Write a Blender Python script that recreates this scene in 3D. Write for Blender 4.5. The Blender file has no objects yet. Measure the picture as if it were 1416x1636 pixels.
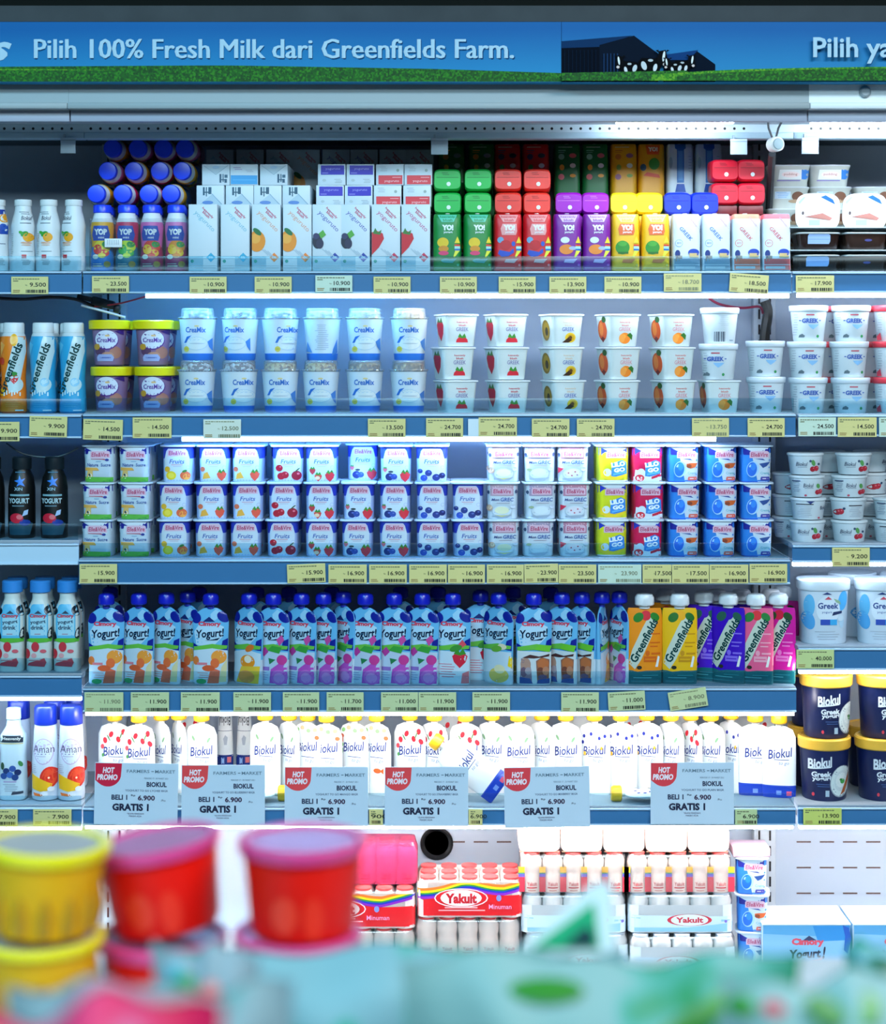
import bpy, bmesh, math, random
from mathutils import Vector, Matrix
random.seed(7)
sc = bpy.context.scene
COL = sc.collection
R_ = math.radians
S = 0.00115          # metres per photo pixel at the shelf fronts
D = 3.4              # camera to shelf fronts
CZ = 1.5             # eye height
HY = 565             # horizon row
def kk(y): return (D + y) / D
def X(px, y=0.0): return (px - 708) * S * kk(y)
def Z(py, y=0.0): return CZ - (py - HY) * S * kk(y)

# ------------------------------------------------------------------ camera
cam = bpy.data.cameras.new('camera'); cam_o = bpy.data.objects.new('camera', cam); COL.objects.link(cam_o)
cam_o.location = (0, -D, CZ); cam_o.rotation_euler = (R_(90), 0, 0)
cam.sensor_fit = 'HORIZONTAL'; cam.sensor_width = 36.0
cam.lens = 36.0 * (D / S) / 1416
cam.shift_y = -(818 - HY) / 1416.0
cam.clip_start = 0.05
cam.dof.use_dof = True; cam.dof.focus_distance = D + 0.02; cam.dof.aperture_fstop = 4.6; cam.dof.aperture_blades = 7
sc.camera = cam_o
# ------------------------------------------------------------------ world, lights, exposure
sc.view_settings.view_transform = 'Standard'; sc.view_settings.look = 'None'
sc.view_settings.gamma = 1.0; sc.view_settings.use_curve_mapping = False
sc.view_settings.exposure = 0.10
w = bpy.data.worlds.new('store_air'); sc.world = w; w.use_nodes = True
w.node_tree.nodes['Background'].inputs[0].default_value = (0.50, 0.70, 1.0, 1)
w.node_tree.nodes['Background'].inputs[1].default_value = 0.015
def area(name, loc, rot, sx, sy, energy, col):
    l = bpy.data.lights.new(name, 'AREA'); l.shape = 'RECTANGLE'; l.size = sx; l.size_y = sy
    l.energy = energy; l.color = col
    o = bpy.data.objects.new(name, l); o.location = loc; o.rotation_euler = rot; COL.objects.link(o)
    return o
area('ceiling_lamp_cool', (-1.5, -3.6, 3.35), (R_(40), 0, R_(-12)), 1.8, 0.4, 82, (0.24, 0.72, 1.0))
area('ceiling_lamp_white', (1.6, -3.4, 3.35), (R_(40), 0, R_(14)), 1.8, 0.4, 84, (0.86, 0.93, 1.0))
area('added_frontal_lamp', (0.2, -5.6, 3.35), (R_(55), 0, 0), 3.0, 0.6, 140, (0.62, 0.88, 1.0))  # lamp added behind the camera to brighten the product fronts
LED_COLD, LED_NEUTRAL, LED_WARM = (0.13, 0.50, 1.0), (0.74, 0.87, 1.0), (1.0, 0.93, 0.87)

# ------------------------------------------------------------------ materials
def lin(h):
    h = h.lstrip('#'); o = []
    for i in (0, 2, 4):
        c = int(h[i:i+2], 16) / 255.0
        o.append(c / 12.92 if c <= .04045 else ((c + .055) / 1.055) ** 2.4)
    return (o[0], o[1], o[2], 1)
_M = {}
def M(h, r=.42, metal=0.0, noise=0.0, scale=30.0, spec=.5):
    if r >= .8: spec = .08
    key = (h, r, metal, noise, scale, spec)
    if key in _M: return _M[key]
    m = bpy.data.materials.new('paint_' + h.strip('#')); m.use_nodes = True
    nt = m.node_tree; b = nt.nodes['Principled BSDF']
    b.inputs['Base Color'].default_value = lin(h); b.inputs['Roughness'].default_value = r
    b.inputs['Metallic'].default_value = metal; b.inputs['Specular IOR Level'].default_value = spec
    if noise:
        tc = nt.nodes.new('ShaderNodeTexCoord'); n = nt.nodes.new('ShaderNodeTexNoise'); n.inputs['Scale'].default_value = scale
        n.inputs['Detail'].default_value = 5
        mx = nt.nodes.new('ShaderNodeMix'); mx.data_type = 'RGBA'
        c = lin(h); mx.inputs[6].default_value = tuple(min(1, v * (1 - noise)) for v in c[:3]) + (1,)
        mx.inputs[7].default_value = tuple(min(1, v * (1 + noise)) for v in c[:3]) + (1,)
        nt.links.new(tc.outputs['Object'], n.inputs['Vector']); nt.links.new(n.outputs['Fac'], mx.inputs[0])
        nt.links.new(mx.outputs[2], b.inputs['Base Color'])
    _M[key] = m; return m
def CLEAR(tint='#ffffff', gloss=.10, haze=0.0, rough=.08, hazecol='#ffffff'):
    key = ('clear', tint, gloss, haze, rough, hazecol)
    if key in _M: return _M[key]
    m = bpy.data.materials.new('clear_plastic'); m.use_nodes = True; nt = m.node_tree; nt.nodes.clear()
    out = nt.nodes.new('ShaderNodeOutputMaterial'); tr = nt.nodes.new('ShaderNodeBsdfTransparent'); tr.inputs[0].default_value = lin(tint)
    gl = nt.nodes.new('ShaderNodeBsdfGlossy'); gl.inputs['Roughness'].default_value = rough
    lw = nt.nodes.new('ShaderNodeLayerWeight'); lw.inputs[0].default_value = .25
    ma = nt.nodes.new('ShaderNodeMath'); ma.operation = 'MULTIPLY_ADD'; ma.inputs[1].default_value = .5; ma.inputs[2].default_value = gloss * .5
    nt.links.new(lw.outputs['Fresnel'], ma.inputs[0])
    mx = nt.nodes.new('ShaderNodeMixShader'); nt.links.new(ma.outputs[0], mx.inputs[0])
    if haze:
        df = nt.nodes.new('ShaderNodeBsdfDiffuse'); df.inputs[0].default_value = lin(hazecol)
        m2 = nt.nodes.new('ShaderNodeMixShader'); m2.inputs[0].default_value = haze
        nt.links.new(tr.outputs[0], m2.inputs[1]); nt.links.new(df.outputs[0], m2.inputs[2]); nt.links.new(m2.outputs[0], mx.inputs[1])
    else: nt.links.new(tr.outputs[0], mx.inputs[1])
    nt.links.new(gl.outputs[0], mx.inputs[2]); nt.links.new(mx.outputs[0], out.inputs[0])
    _M[key] = m; return m
def GLOW(col, strength):
    key = ('glow', col, strength)
    if key in _M: return _M[key]
    m = bpy.data.materials.new('led_glow'); m.use_nodes = True; nt = m.node_tree; nt.nodes.clear()
    out = nt.nodes.new('ShaderNodeOutputMaterial'); e = nt.nodes.new('ShaderNodeEmission')
    e.inputs[0].default_value = tuple(col) + (1,); e.inputs[1].default_value = strength
    nt.links.new(e.outputs[0], out.inputs[0]); _M[key] = m; return m
def SPECK(cols, scale=160.0, r=.5):
    key = ('speck', tuple(cols), scale)
    if key in _M: return _M[key]
    m = bpy.data.materials.new('speckled_food'); m.use_nodes = True; nt = m.node_tree; b = nt.nodes['Principled BSDF']
    tc = nt.nodes.new('ShaderNodeTexCoord'); v = nt.nodes.new('ShaderNodeTexVoronoi'); v.inputs['Scale'].default_value = scale
    rp = nt.nodes.new('ShaderNodeValToRGB'); rp.color_ramp.interpolation = 'CONSTANT'
    el = rp.color_ramp.elements
    while len(el) < len(cols): el.new(.5)
    for i, c in enumerate(cols): el[i].position = i / len(cols); el[i].color = lin(c)
    sp = nt.nodes.new('ShaderNodeSeparateColor')
    nt.links.new(tc.outputs['Object'], v.inputs['Vector']); nt.links.new(v.outputs['Color'], sp.inputs[0]); nt.links.new(sp.outputs[0], rp.inputs[0])
    nt.links.new(rp.outputs[0], b.inputs['Base Color']); b.inputs['Roughness'].default_value = r
    _M[key] = m; return m

# ------------------------------------------------------------------ 2D print: ellipses, polygons, rectangles, text (units: photo pixels)
def E(cx, cy, rx, ry, c, rot=0): return ('e', cx, cy, rx, ry, c, rot)
def R(x0, y0, x1, y1, c): return ('p', [(x0, y0), (x1, y0), (x1, y1), (x0, y1)], c)
def P(pts, c): return ('p', pts, c)
def T(s, cx, cy, w, h, c, b=.012, sh=0.0, rot=0): return ('t', s, cx, cy, w, h, c, b, sh, rot)
_T = {}
def text2d(s, b, sh):
    key = (s, b, sh)
    if key in _T: return _T[key]
    cu = bpy.data.curves.new('lettering', 'FONT'); cu.body = s; cu.size = 1; cu.resolution_u = 2; cu.offset = b; cu.shear = sh
    ob = bpy.data.objects.new('lettering', cu)
    me = ob.to_mesh()
    vs = [(v.co.x, v.co.y) for v in me.vertices]; fs = [tuple(p.vertices) for p in me.polygons]
    ob.to_mesh_clear(); bpy.data.objects.remove(ob); bpy.data.curves.remove(cu)
    if not vs: vs, fs = [(0, 0), (1, 0), (1, 1)], [(0, 1, 2)]
    x0 = min(v[0] for v in vs); x1 = max(v[0] for v in vs); y0 = min(v[1] for v in vs); y1 = max(v[1] for v in vs)
    vs = [((v[0] - (x0 + x1) / 2) / (x1 - x0), (v[1] - (y0 + y1) / 2) / (y1 - y0)) for v in vs]
    _T[key] = (vs, fs); return _T[key]
def item2d(it, maxlen):
    """-> verts (px), faces, colour"""
    if it[0] == 't':
        _, s, cx, cy, w, h, c, b, sh, rot = it
        vs, fs = text2d(s, b, sh); ca, sa = math.cos(R_(rot)), math.sin(R_(rot))
        vs = [(cx + x * w * ca - y * h * sa, cy + x * w * sa + y * h * ca) for x, y in vs]
        if maxlen and h >= 7:
            bm = bmesh.new(); bv = [bm.verts.new((x, y, 0)) for x, y in vs]
            for f in fs:
                try: bm.faces.new([bv[i] for i in f])
                except ValueError: pass
            bmesh.ops.triangulate(bm, faces=bm.faces[:])
            for _ in range(3):
                ed = [e for e in bm.edges if e.calc_length() > 3.5]
                if not ed: break
                bmesh.ops.subdivide_edges(bm, edges=ed, cuts=1); bmesh.ops.triangulate(bm, faces=bm.faces[:])
            bm.verts.index_update(); vs = [(v.co.x, v.co.y) for v in bm.verts]; fs = [tuple(v.index for v in f.verts) for f in bm.faces]; bm.free()
        return vs, fs, c
    if it[0] == 'e':
        _, cx, cy, rx, ry, c, rot = it
        ca, sa = math.cos(R_(rot)), math.sin(R_(rot)); n = 20
        pts = [(cx + rx * math.cos(2*math.pi*i/n) * ca - ry * math.sin(2*math.pi*i/n) * sa,
                cy + rx * math.cos(2*math.pi*i/n) * sa + ry * math.sin(2*math.pi*i/n) * ca) for i in range(n)]
    else: pts, c = it[1], it[2]
    bm = bmesh.new(); f = bm.faces.new([bm.verts.new((x, y, 0)) for x, y in pts])
    bmesh.ops.triangulate(bm, faces=bm.faces[:], ngon_method='EAR_CLIP')
    if maxlen:
        for _ in range(4):
            ed = [e for e in bm.edges if e.calc_length() > maxlen]
            if not ed: break
            bmesh.ops.subdivide_edges(bm, edges=ed, cuts=1); bmesh.ops.triangulate(bm, faces=bm.faces[:])
    bm.normal_update(); bm.verts.index_update()
    vs = [(v.co.x, v.co.y) for v in bm.verts]; fs = []
    for f in bm.faces:
        ix = [v.index for v in f.verts]
        fs.append(tuple(ix if f.normal.z > 0 else ix[::-1]))
    bm.free(); return vs, fs, c

# ------------------------------------------------------------------ mesh builder
class MB:
    def __init__(s): s.v, s.f, s.m, s.mats, s.sm = [], [], [], [], []
    def mi(s, m):
        if isinstance(m, str): m = M(m)
        if m not in s.mats: s.mats.append(m)
        return s.mats.index(m)
    def add(s, vs, fs, m, mat=None, smooth=True):
        o = len(s.v); s.sm += [smooth]*len(fs)
        for v in vs: s.v.append(tuple(mat @ Vector(v)) if mat else tuple(v))
        ms = m if isinstance(m, list) else [m] * len(fs)
        for f, mm in zip(fs, ms): s.f.append(tuple(i + o for i in f)); s.m.append(s.mi(mm))
        return s
    def box(s, x0, x1, y0, y1, z0, z1, m, bev=0.0, seg=2, mat=None):
        bm = bmesh.new(); bmesh.ops.create_cube(bm, size=1)
        for v in bm.verts: v.co = Vector(((x0+x1)/2 + v.co.x*(x1-x0), (y0+y1)/2 + v.co.y*(y1-y0), (z0+z1)/2 + v.co.z*(z1-z0)))
        if bev: bmesh.ops.bevel(bm, geom=bm.edges[:], offset=bev, segments=seg, affect='EDGES', profile=.5)
        bm.verts.index_update(); s.add([v.co[:] for v in bm.verts], [tuple(v.index for v in f.verts) for f in bm.faces], m, mat); bm.free(); return s
    def loft(s, secs, m, seg=32, cap0=True, cap1=True, mat=None, mcap=None):
        """secs: (z, a, b, n[, cx, cy]); m: one material or one per band"""
        vs, fs, ms = [], [], []
        for q in secs:
            z, a, b, n = q[:4]; cx, cy = (q[4], q[5]) if len(q) > 4 else (0, 0)
            for i in range(seg):
                t = 2*math.pi*(i+.5)/seg; c, d = math.cos(t), math.sin(t)
                vs.append((cx + a*math.copysign(abs(c)**(2/n), c), cy + b*math.copysign(abs(d)**(2/n), d), z))
        for j in range(len(secs)-1):
            mm = m[j] if isinstance(m, list) else m
            for i in range(seg):
                i2 = (i+1) % seg; fs.append((j*seg+i, j*seg+i2, (j+1)*seg+i2, (j+1)*seg+i)); ms.append(mm)
        if cap0: fs.append(tuple(range(seg))[::-1]); ms.append(m[0] if isinstance(m, list) else m)
        if cap1: fs.append(tuple((len(secs)-1)*seg + i for i in range(seg))); ms.append(mcap or (m[-1] if isinstance(m, list) else m))
        return s.add(vs, fs, ms, mat)
    def tube(s, pts, r, m, seg=8):
        vs, fs = [], []; n = len(pts); pts = [Vector(p) for p in pts]
        for i, p in enumerate(pts):
            t = (pts[min(i+1, n-1)] - pts[max(i-1, 0)]).normalized(); u = t.orthogonal().normalized()
            if i: u = (pu - t * pu.dot(t)).normalized()
            pu = u; w_ = t.cross(u)
            for j in range(seg): vs.append((p + u*r*math.cos(2*math.pi*j/seg) + w_*r*math.sin(2*math.pi*j/seg))[:])
        for i in range(n-1):
            for j in range(seg): fs.append((i*seg+j, i*seg+(j+1) % seg, (i+1)*seg+(j+1) % seg, (i+1)*seg+j))
        fs.append(tuple(range(seg))[::-1]); fs.append(tuple((n-1)*seg+j for j in range(seg)))
        return s.add(vs, fs, m)
    def art(s, items, surf, curved=True, off=.00035, step=.00006, u=S, r=.42):
        for q, it in enumerate(items):
            vs, fs, c = item2d(it, 7.0 if curved else 0)
            o = off + step * q
            s.add([surf(x*u, y*u, o + 1.2e-5*random.random()) for x, y in vs], fs, M(c, r) if isinstance(c, str) else c, None, curved and it[0] != 't')
        return s
    def mesh(s, name, sharp=38):
        me = bpy.data.meshes.new(name); me.from_pydata(s.v, [], s.f)
        for m in s.mats: me.materials.append(m)
        me.polygons.foreach_set('material_index', s.m); me.polygons.foreach_set('use_smooth', s.sm)
        me.update(); me.set_sharp_from_angle(angle=R_(sharp)); return me
    def obj(s, name, parent=None, loc=None, sharp=38):
        o = bpy.data.objects.new(name, s.mesh(name, sharp)); COL.objects.link(o)
        if parent: o.parent = parent
        if loc: o.location = loc
        return o
def ps(secs): return [tuple(v*S if i != 3 else v for i, v in enumerate(q)) for q in secs]   # pixel sections to metres
def surf(secs, face='F'):
    def f(u, v, o):
        v = max(secs[0][0], min(secs[-1][0], v)); q0 = secs[0]; q1 = secs[-1]
        for i in range(len(secs)-1):
            if secs[i][0] <= v <= secs[i+1][0] and secs[i+1][0] > secs[i][0]: q0, q1 = secs[i], secs[i+1]; break
        t = 0 if q1[0] == q0[0] else (v-q0[0])/(q1[0]-q0[0])
        g = [q0[i] + (q1[i]-q0[i])*t for i in range(1, 4)]; a, b, n = g
        cx, cy = ((q0[4] + (q1[4]-q0[4])*t, q0[5] + (q1[5]-q0[5])*t) if len(q0) > 4 else (0, 0))
        if face == 'F':
            x = max(-.992*a, min(.992*a, u)); y = -b*(1-abs(x/a)**n)**(1/n)
            return (cx + x + o*x/a, cy + y - o, v)
        y = max(-.992*b, min(.992*b, -u)); x = -a*(1-abs(y/b)**n)**(1/n)
        return (cx + x - o, cy + y + o*y/b, v)
    return f
def flat(y0): return lambda u, v, o: (u, y0-o, v)

# ------------------------------------------------------------------ things
def props(o, label=None, cat=None, group=None, kind=None):
    if label: o['label'] = label
    if cat: o['category'] = cat
    if group: o['group'] = group
    if kind: o['kind'] = kind
    return o
def empty(name, loc=(0, 0, 0), rz=0.0):
    o = bpy.data.objects.new(name, None); o.location = loc; o.rotation_euler = (0, 0, rz); o.empty_display_size = .02
    COL.objects.link(o); return o
class Kind:
    """prototype of one thing: parts = [(name, MB, [(sub name, MB)...])...]; a single part named None is the thing itself"""
    def __init__(s, name, cat, parts):
        s.name, s.cat = name, cat
        s.parts = [(p[0], p[1].mesh(p[0] or name), [(q[0], q[1].mesh(q[0])) for q in (p[2] if len(p) > 2 else [])]) for p in parts]
    def put(s, x, y, z, label, group=None, rot=(0, 0, 0), sc_=1.0):
        if s.parts[0][0] is None:
            root = bpy.data.objects.new(s.name, s.parts[0][1]); COL.objects.link(root); rest = s.parts[1:]
        else: root = empty(s.name); rest = s.parts
        root.location = (x, y, z); root.rotation_euler = tuple(R_(a) for a in rot)
        if sc_ != 1.0: root.scale = (sc_,)*3 if isinstance(sc_, (int, float)) else sc_
        props(root, label, s.cat, group)
        for n, me, subs in rest:
            c = bpy.data.objects.new(n, me); COL.objects.link(c); c.parent = root
            for n2, me2 in subs:
                d = bpy.data.objects.new(n2, me2); COL.objects.link(d); d.parent = c
        return root
# ------------------------------------------------------------------ store shell
BACKY = 0.30
def struct(name, mb):
    o = mb.obj(name); o['kind'] = 'structure'; return o
mb = MB().box(-3.2, 3.2, -6.0, 0.9, -.06, 0, M('#8d9294', .25, noise=.06, scale=3)); struct('floor', mb)
mb = MB().box(-3.2, 3.2, -6.0, 0.9, 3.5, 3.56, M('#54585c', .8)); struct('ceiling', mb)
mb = MB().box(-3.2, 3.2, .62, .72, 0, 3.5, M('#14181a', .9)); struct('wall_back', mb)

# ------------------------------------------------------------------ three joined refrigerated cases
CASES = [('white refrigerated display case holding bottles, its left edge out of the frame', -330, 132.4),
         ('widest white refrigerated display case, with a price rail under every shelf', 132.6, 1270.4),
         ('white refrigerated display case beside the upright with the slotted post', 1270.6, 1760)]
PANEL = M('#b2bccb', .5, noise=.03, scale=6); WHITE = M('#99a3a6', .45)
WELLZ = Z(1562, .02)
for ci, (lab, p0, p1) in enumerate(CASES):
    x0, x1 = X(p0), X(p1)
    rt = props(empty('refrigerated_display_case', ((x0+x1)/2, 0, 0)), lab, 'display case')
    o = (-(x0+x1)/2, 0, 0)
    def part(name, mb, **k): return mb.obj(name, rt, o, **k)
    m = MB().box(x0, x1, BACKY, BACKY+.03, WELLZ-.02, Z(150, BACKY), PANEL)
    # slots punched in the back panel of the well
    its = []
    sl = '#5c4038'
    if ci == 2:
        for r_ in (1345, 1386, 1427):
            for c_ in (1273, 1310, 1347, 1384, 1421): its.append(R(c_-708, HY-r_-1.2, c_+23-708, HY-r_+1.2, sl))
    if ci == 1:
        for r_ in (1345, 1386, 1427):
            for c_ in range(720, 1150, 37): its.append(R(c_-708, HY-r_-1.2, c_+23-708, HY-r_+1.2, sl))
    m.art([(it[0], [(x, y) for x, y in it[1]], it[2]) for it in its], lambda u, v, q: (u, BACKY-q, v+CZ), curved=False, u=S*kk(BACKY))
    part('back_panel', m)
    m = MB().box(x0, x1, -.135, .30, WELLZ-.05, WELLZ, M('#c9ced2', .4))
    part('well_floor', m)
    part('base', MB().box(x0, x1, -.13, .33, .1, WELLZ-.05, M('#3b4046', .5)))
    part('kick_plate', MB().box(x0, x1, -.08, .33, 0, .1, M('#16181a', .6)))
    part('front_wall', MB().box(x0, x1, -.15, -.135, .1, WELLZ+.03, M('#b8bdc2', .4), bev=.003))
    # canopy: fascia, valance, grille and ceiling
    fy = -.13
    FW = M('#e4e8e8', .4) if ci == 2 else WHITE  # third case gets a paler fascia, painting in the bright light on it
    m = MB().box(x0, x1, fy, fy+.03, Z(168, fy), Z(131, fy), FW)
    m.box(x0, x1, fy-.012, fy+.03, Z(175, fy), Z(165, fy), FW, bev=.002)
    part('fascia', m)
    vx0 = x0 - (0 if ci != 1 else 0); vy = fy + .012
    m = MB().box(x0+.001, x1-.001, vy, vy+.015, Z(194, vy), Z(176.5, vy), M('#a4a8b8', .4), bev=.001)
    part('valance', m)
    gy0, gy1 = .015, .04
    gz0, gz1 = Z(222, gy0), Z(190, gy0)
    m = MB().box(x0, x1, gy0, gy1, gz0+.012, gz1, M('#cadde6', .4))
    m.box(x0, x1, gy0-.004, gy1, gz0, gz0+.012, M('#a0bac8', .4), bev=.002)
    hol = []
    for q in range(int(p0)//15, int(p1)//15):
        c_ = q*15.35 + 7
        if p0+6 < c_ < p1-6 and not (1190 < c_ < 1262): hol.append(E(c_-708, HY-205.5, 2.2, 2.2, '#0b0f14'))
    m.art(hol, lambda u, v, q: (u, gy0-q, v+CZ), curved=False, u=S*kk(gy0), step=0)
    part('air_grille', m)
    part('canopy_ceiling', MB().box(x0, x1, vy+.015, gy0, Z(184, vy), Z(180, vy), M('#b9c3cc', .35)))
    part('top_panel', MB().box(x0, x1, fy+.03, .33, Z(131, fy), Z(125, fy), M('#3a4145', .6)))
    part('cavity_ceiling', MB().box(x0, x1, gy1, BACKY, Z(205, gy0), Z(200, gy0), M('#3c4a52', .6)))
    if ci == 0:
        pass
    # slotted uprights at the joints
    ups = {0: [], 1: [(182, 38), (1222, 36)], 2: []}[ci]
    for uc, uw in ():
        m = MB(); uy = BACKY-.022
        ax, bx = X(uc-uw/2, uy), X(uc+uw/2, uy)
        m.box(ax, bx, uy, BACKY, WELLZ, Z(225, BACKY), M('#b7c2cb', .45), bev=.002)
        sl2 = []
        for dx in (-.24, .24):
            for j in range(60):
                py = 1335 + 24.5*j - 49*23
                if 230 < py < 1560: sl2.append(R(uc-708+dx*uw-1.6, HY-py-8, uc-708+dx*uw+1.6, HY-py+8, '#1c1216'))
        m.art(sl2, lambda u, v, q: (u, uy-q, v+CZ), curved=False, u=S*kk(uy), step=0)
        part('slotted_upright', m)
    if ci:
        a0, a1, sg, colr = {1: (985, 1172, 60, LED_NEUTRAL), 2: (1296, 1700, 60, LED_NEUTRAL)}[ci]
        ly = -.075
        m = MB().box(X(a0, ly), X(a1, ly), ly-.008, ly+.008, Z(197, ly), Z(189, ly), GLOW(colr, sg))
        part('canopy_lamp', m)
for uc, uw, lab in ((182, 38, 'white slotted post in the well behind the yellow and red cups'), (1222, 36, 'white slotted post in the well beside the blue pots')):
    m = MB(); uy = BACKY-.022; ax, bx = X(uc-uw/2, uy), X(uc+uw/2, uy); zt_ = Z(225, BACKY)
    m.box(ax, bx, uy, BACKY-.0006, WELLZ+.0004, zt_, M('#c3c9d0', .45), bev=.002); sl2 = []
    for dx in (-.24, .24):
        for j in range(60):
            py = 1335 + 24.5*j - 49*23
            if 230 < py < 1556: sl2.append(R(uc-708+dx*uw-1.6, HY-py-8, uc-708+dx*uw+1.6, HY-py+8, '#1c1216'))
    m.art(sl2, lambda u, v, q: (u, uy-q, v+CZ), curved=False, u=S*kk(uy), step=0)
    props(m.obj('slotted_post'), lab, 'post')
mb = MB().box(X(-330), X(1760), -.16, .33, Z(34.6, -.16), Z(9, -.16), M('#42474a', .8, noise=.25, scale=14))
props(mb.obj('trim_1'), kind='structure')
mb = MB().box(X(-330), X(1760), -.10, .33, Z(9, -.16), Z(-10, -.16), M('#101412', .8))
props(mb.obj('trim_2'), kind='structure')

# ------------------------------------------------------------------ header signs
def GRAD():
    m = M('#0f70b4', .6, spec=.2); nt = m.node_tree; b = nt.nodes['Principled BSDF']
    tc = nt.nodes.new('ShaderNodeTexCoord'); sp = nt.nodes.new('ShaderNodeSeparateXYZ'); mp = nt.nodes.new('ShaderNodeMapRange')
    mp.inputs[1].default_value = Z(125, -.17) ; mp.inputs[2].default_value = Z(45, -.17)
    rp = nt.nodes.new('ShaderNodeValToRGB'); rp.color_ramp.elements[0].color = lin('#2388ba'); rp.color_ramp.elements[1].color = lin('#045c9c')
    n = nt.nodes.new('ShaderNodeTexNoise'); n.inputs['Scale'].default_value = 2.5
    ad = nt.nodes.new('ShaderNodeMath'); ad.operation = 'MULTIPLY_ADD'; ad.inputs[1].default_value = .3; 
    nt.links.new(tc.outputs['Object'], sp.inputs[0]); nt.links.new(sp.outputs[2], mp.inputs[0]); nt.links.new(tc.outputs['Object'], n.inputs[0])
    s2 = nt.nodes.new('ShaderNodeMath'); s2.operation = 'SUBTRACT'; s2.inputs[1].default_value = .15
    nt.links.new(n.outputs['Fac'], ad.inputs[0]); nt.links.new(mp.outputs[0], ad.inputs[2]); nt.links.new(ad.outputs[0], s2.inputs[0])
    nt.links.new(s2.outputs[0], rp.inputs[0]); nt.links.new(rp.outputs[0], b.inputs['Base Color'])
    return m
SKYP = GRAD()
GRASSP = SPECK(['#0d4a0c', '#145c0e', '#1e7012', '#0c4410', '#2c7c14', '#125410'], 330, .8)
GRASSL = SPECK(['#2c7c10', '#4c9414', '#64a01c', '#24700e'], 330, .8)
def grass(x0, x1, top, m, seed):
    rnd = random.Random(seed); pts = [(x0-708, HY-130.5)]; pts.append((x1-708, HY-130.5))
    x = x1
    while x > x0:
        pts.append((x-708, HY-top(x)-rnd.uniform(-1.6, 1.6))); x -= rnd.uniform(2.5, 5)
    pts.append((x0-708, HY-top(x0))); return P(pts, m)
hy = -.165
SIGNTXT = '#aeccdc'
def sign(p0, p1, items, label):
    m = MB().box(X(p0, hy), X(p1, hy), hy, hy+.03, Z(131, hy), Z(35, hy), SKYP)
    m.art(items, lambda u, v, q: (u, hy-q, v+CZ), curved=False, u=S*kk(hy), off=.0006, step=.0002, r=.85)
    o = m.obj('header_sign'); props(o, label, 'sign'); return o
def cow(cx, cy, s, fl=1):
    f = lambda pts, c: P([(cx-708+fl*x*s, HY-cy+y*s) for x, y in pts], c)
    e = lambda x, y, rx, ry, c, r=0: E(cx-708+fl*x*s, HY-cy+y*s, rx*s, ry*s, c, fl*r)
    return [f([(-20, -12), (-22, 4), (-16, 10), (2, 9), (12, 12), (15, 2), (10, -12)], '#07090d'), e(-13, -2, 4, 7, '#c8d0d4', 20), e(-3, 6, 4, 2, '#b8c0c4'), e(4, -5, 3, 6, '#d4dade', -15),
            f([(6, 4), (10, 20), (20, 22), (23, 6), (20, -4), (14, -2)], '#0a0c10'), e(17, 12, 1.9, 8, '#e4eaec', -8), e(18.6, 0, 3, 2.6, '#d8c8c4'), f([(10, 17), (4, 21), (9, 22)], '#0a0c10'), f([(20, 18), (26, 21), (22, 22)], '#0a0c10')]
g1 = lambda x: 112 - 6*math.exp(-((x-330)/220)**2) + (6 if x > 700 else 0)*min(1, (x-700)/150) - (2 if x < 120 else 0)
sign(-330, 897, [grass(-330, 897, g1, GRASSP, 1), grass(-330, 300, lambda x: 111.5 + max(0, (x-60))*.02 , GRASSL, 5),
                 grass(-330, 480, lambda x: 117 + 3*math.sin(x*.03), GRASSP, 9),
                 T("s", 6, HY-79+0, 30, 36, SIGNTXT, .03, .35) if False else T("'s", 0-708, HY-75, 38, 46, SIGNTXT, .03, .35),
                 T('Pilih 100% Fresh Milk dari Greenfields Farm.', 439.5-708, HY-79.4, 767, 31, '#0c3c6c', 0)] +
                 [T('Pilih 100% Fresh Milk dari Greenfields Farm.', 438+dx-708, HY-78, 765, 31, SIGNTXT, 0) for dx in (-1.1, -.4, .4, 1.1)],
     'blue header sign above the shelves with a long line of white lettering over grass')
q = lambda pts: [(x-708, HY-y) for x, y in pts]
barn = [P(q([(897, 74), (960, 66), (1012, 58), (1050, 84), (1050, 131), (897, 131)]), '#050d1a'), P(q([(897, 66), (1010, 57), (958, 75), (897, 77)]), '#123258'),
        P(q([(958, 72), (1013, 57), (1052, 86), (1052, 131), (958, 131)]), '#0a1626'), P(q([(1060, 90), (1114, 82), (1143, 103), (1143, 131), (1060, 131)]), '#071424'),
        P(q([(1060, 88), (1116, 80), (1100, 96), (1066, 96)]), '#143c70')]
for i in range(9): barn.append(R(902+i*6.2-708, HY-128, 903+i*6.2-708, HY-80, '#0c1c30'))
for i in range(5): barn.append(R(964+i*5.4-708, HY-128, 966+i*5.4-708, HY-86, '#1a3456'))
sign(897.6, 1760, barn + cow(1003, 108, .85, -1) + cow(1092, 106, .8, 1) + cow(1042, 104, 1.05, 1) + cow(1076, 109, .7, -1) +
     [grass(897, 1100, lambda x: 118 - (x-980)*.02, GRASSP, 2), grass(1040, 1760, lambda x: 121 - 12*(1-math.exp(-max(0, x-1060)/140)), GRASSL, 3),
      grass(1080, 1760, lambda x: 124 - 13*(1-math.exp(-max(0, x-1080)/150)), GRASSP, 4),
      T('Pilih yang', 1382-708, HY-83, 168, 43, '#0c3c6c', .02), T('Pilih yang', 1381.4-708, HY-82.4, 168, 42, SIGNTXT, .02)],
     'blue header sign with a printed dark barn, black and white cows and green grass')

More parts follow.
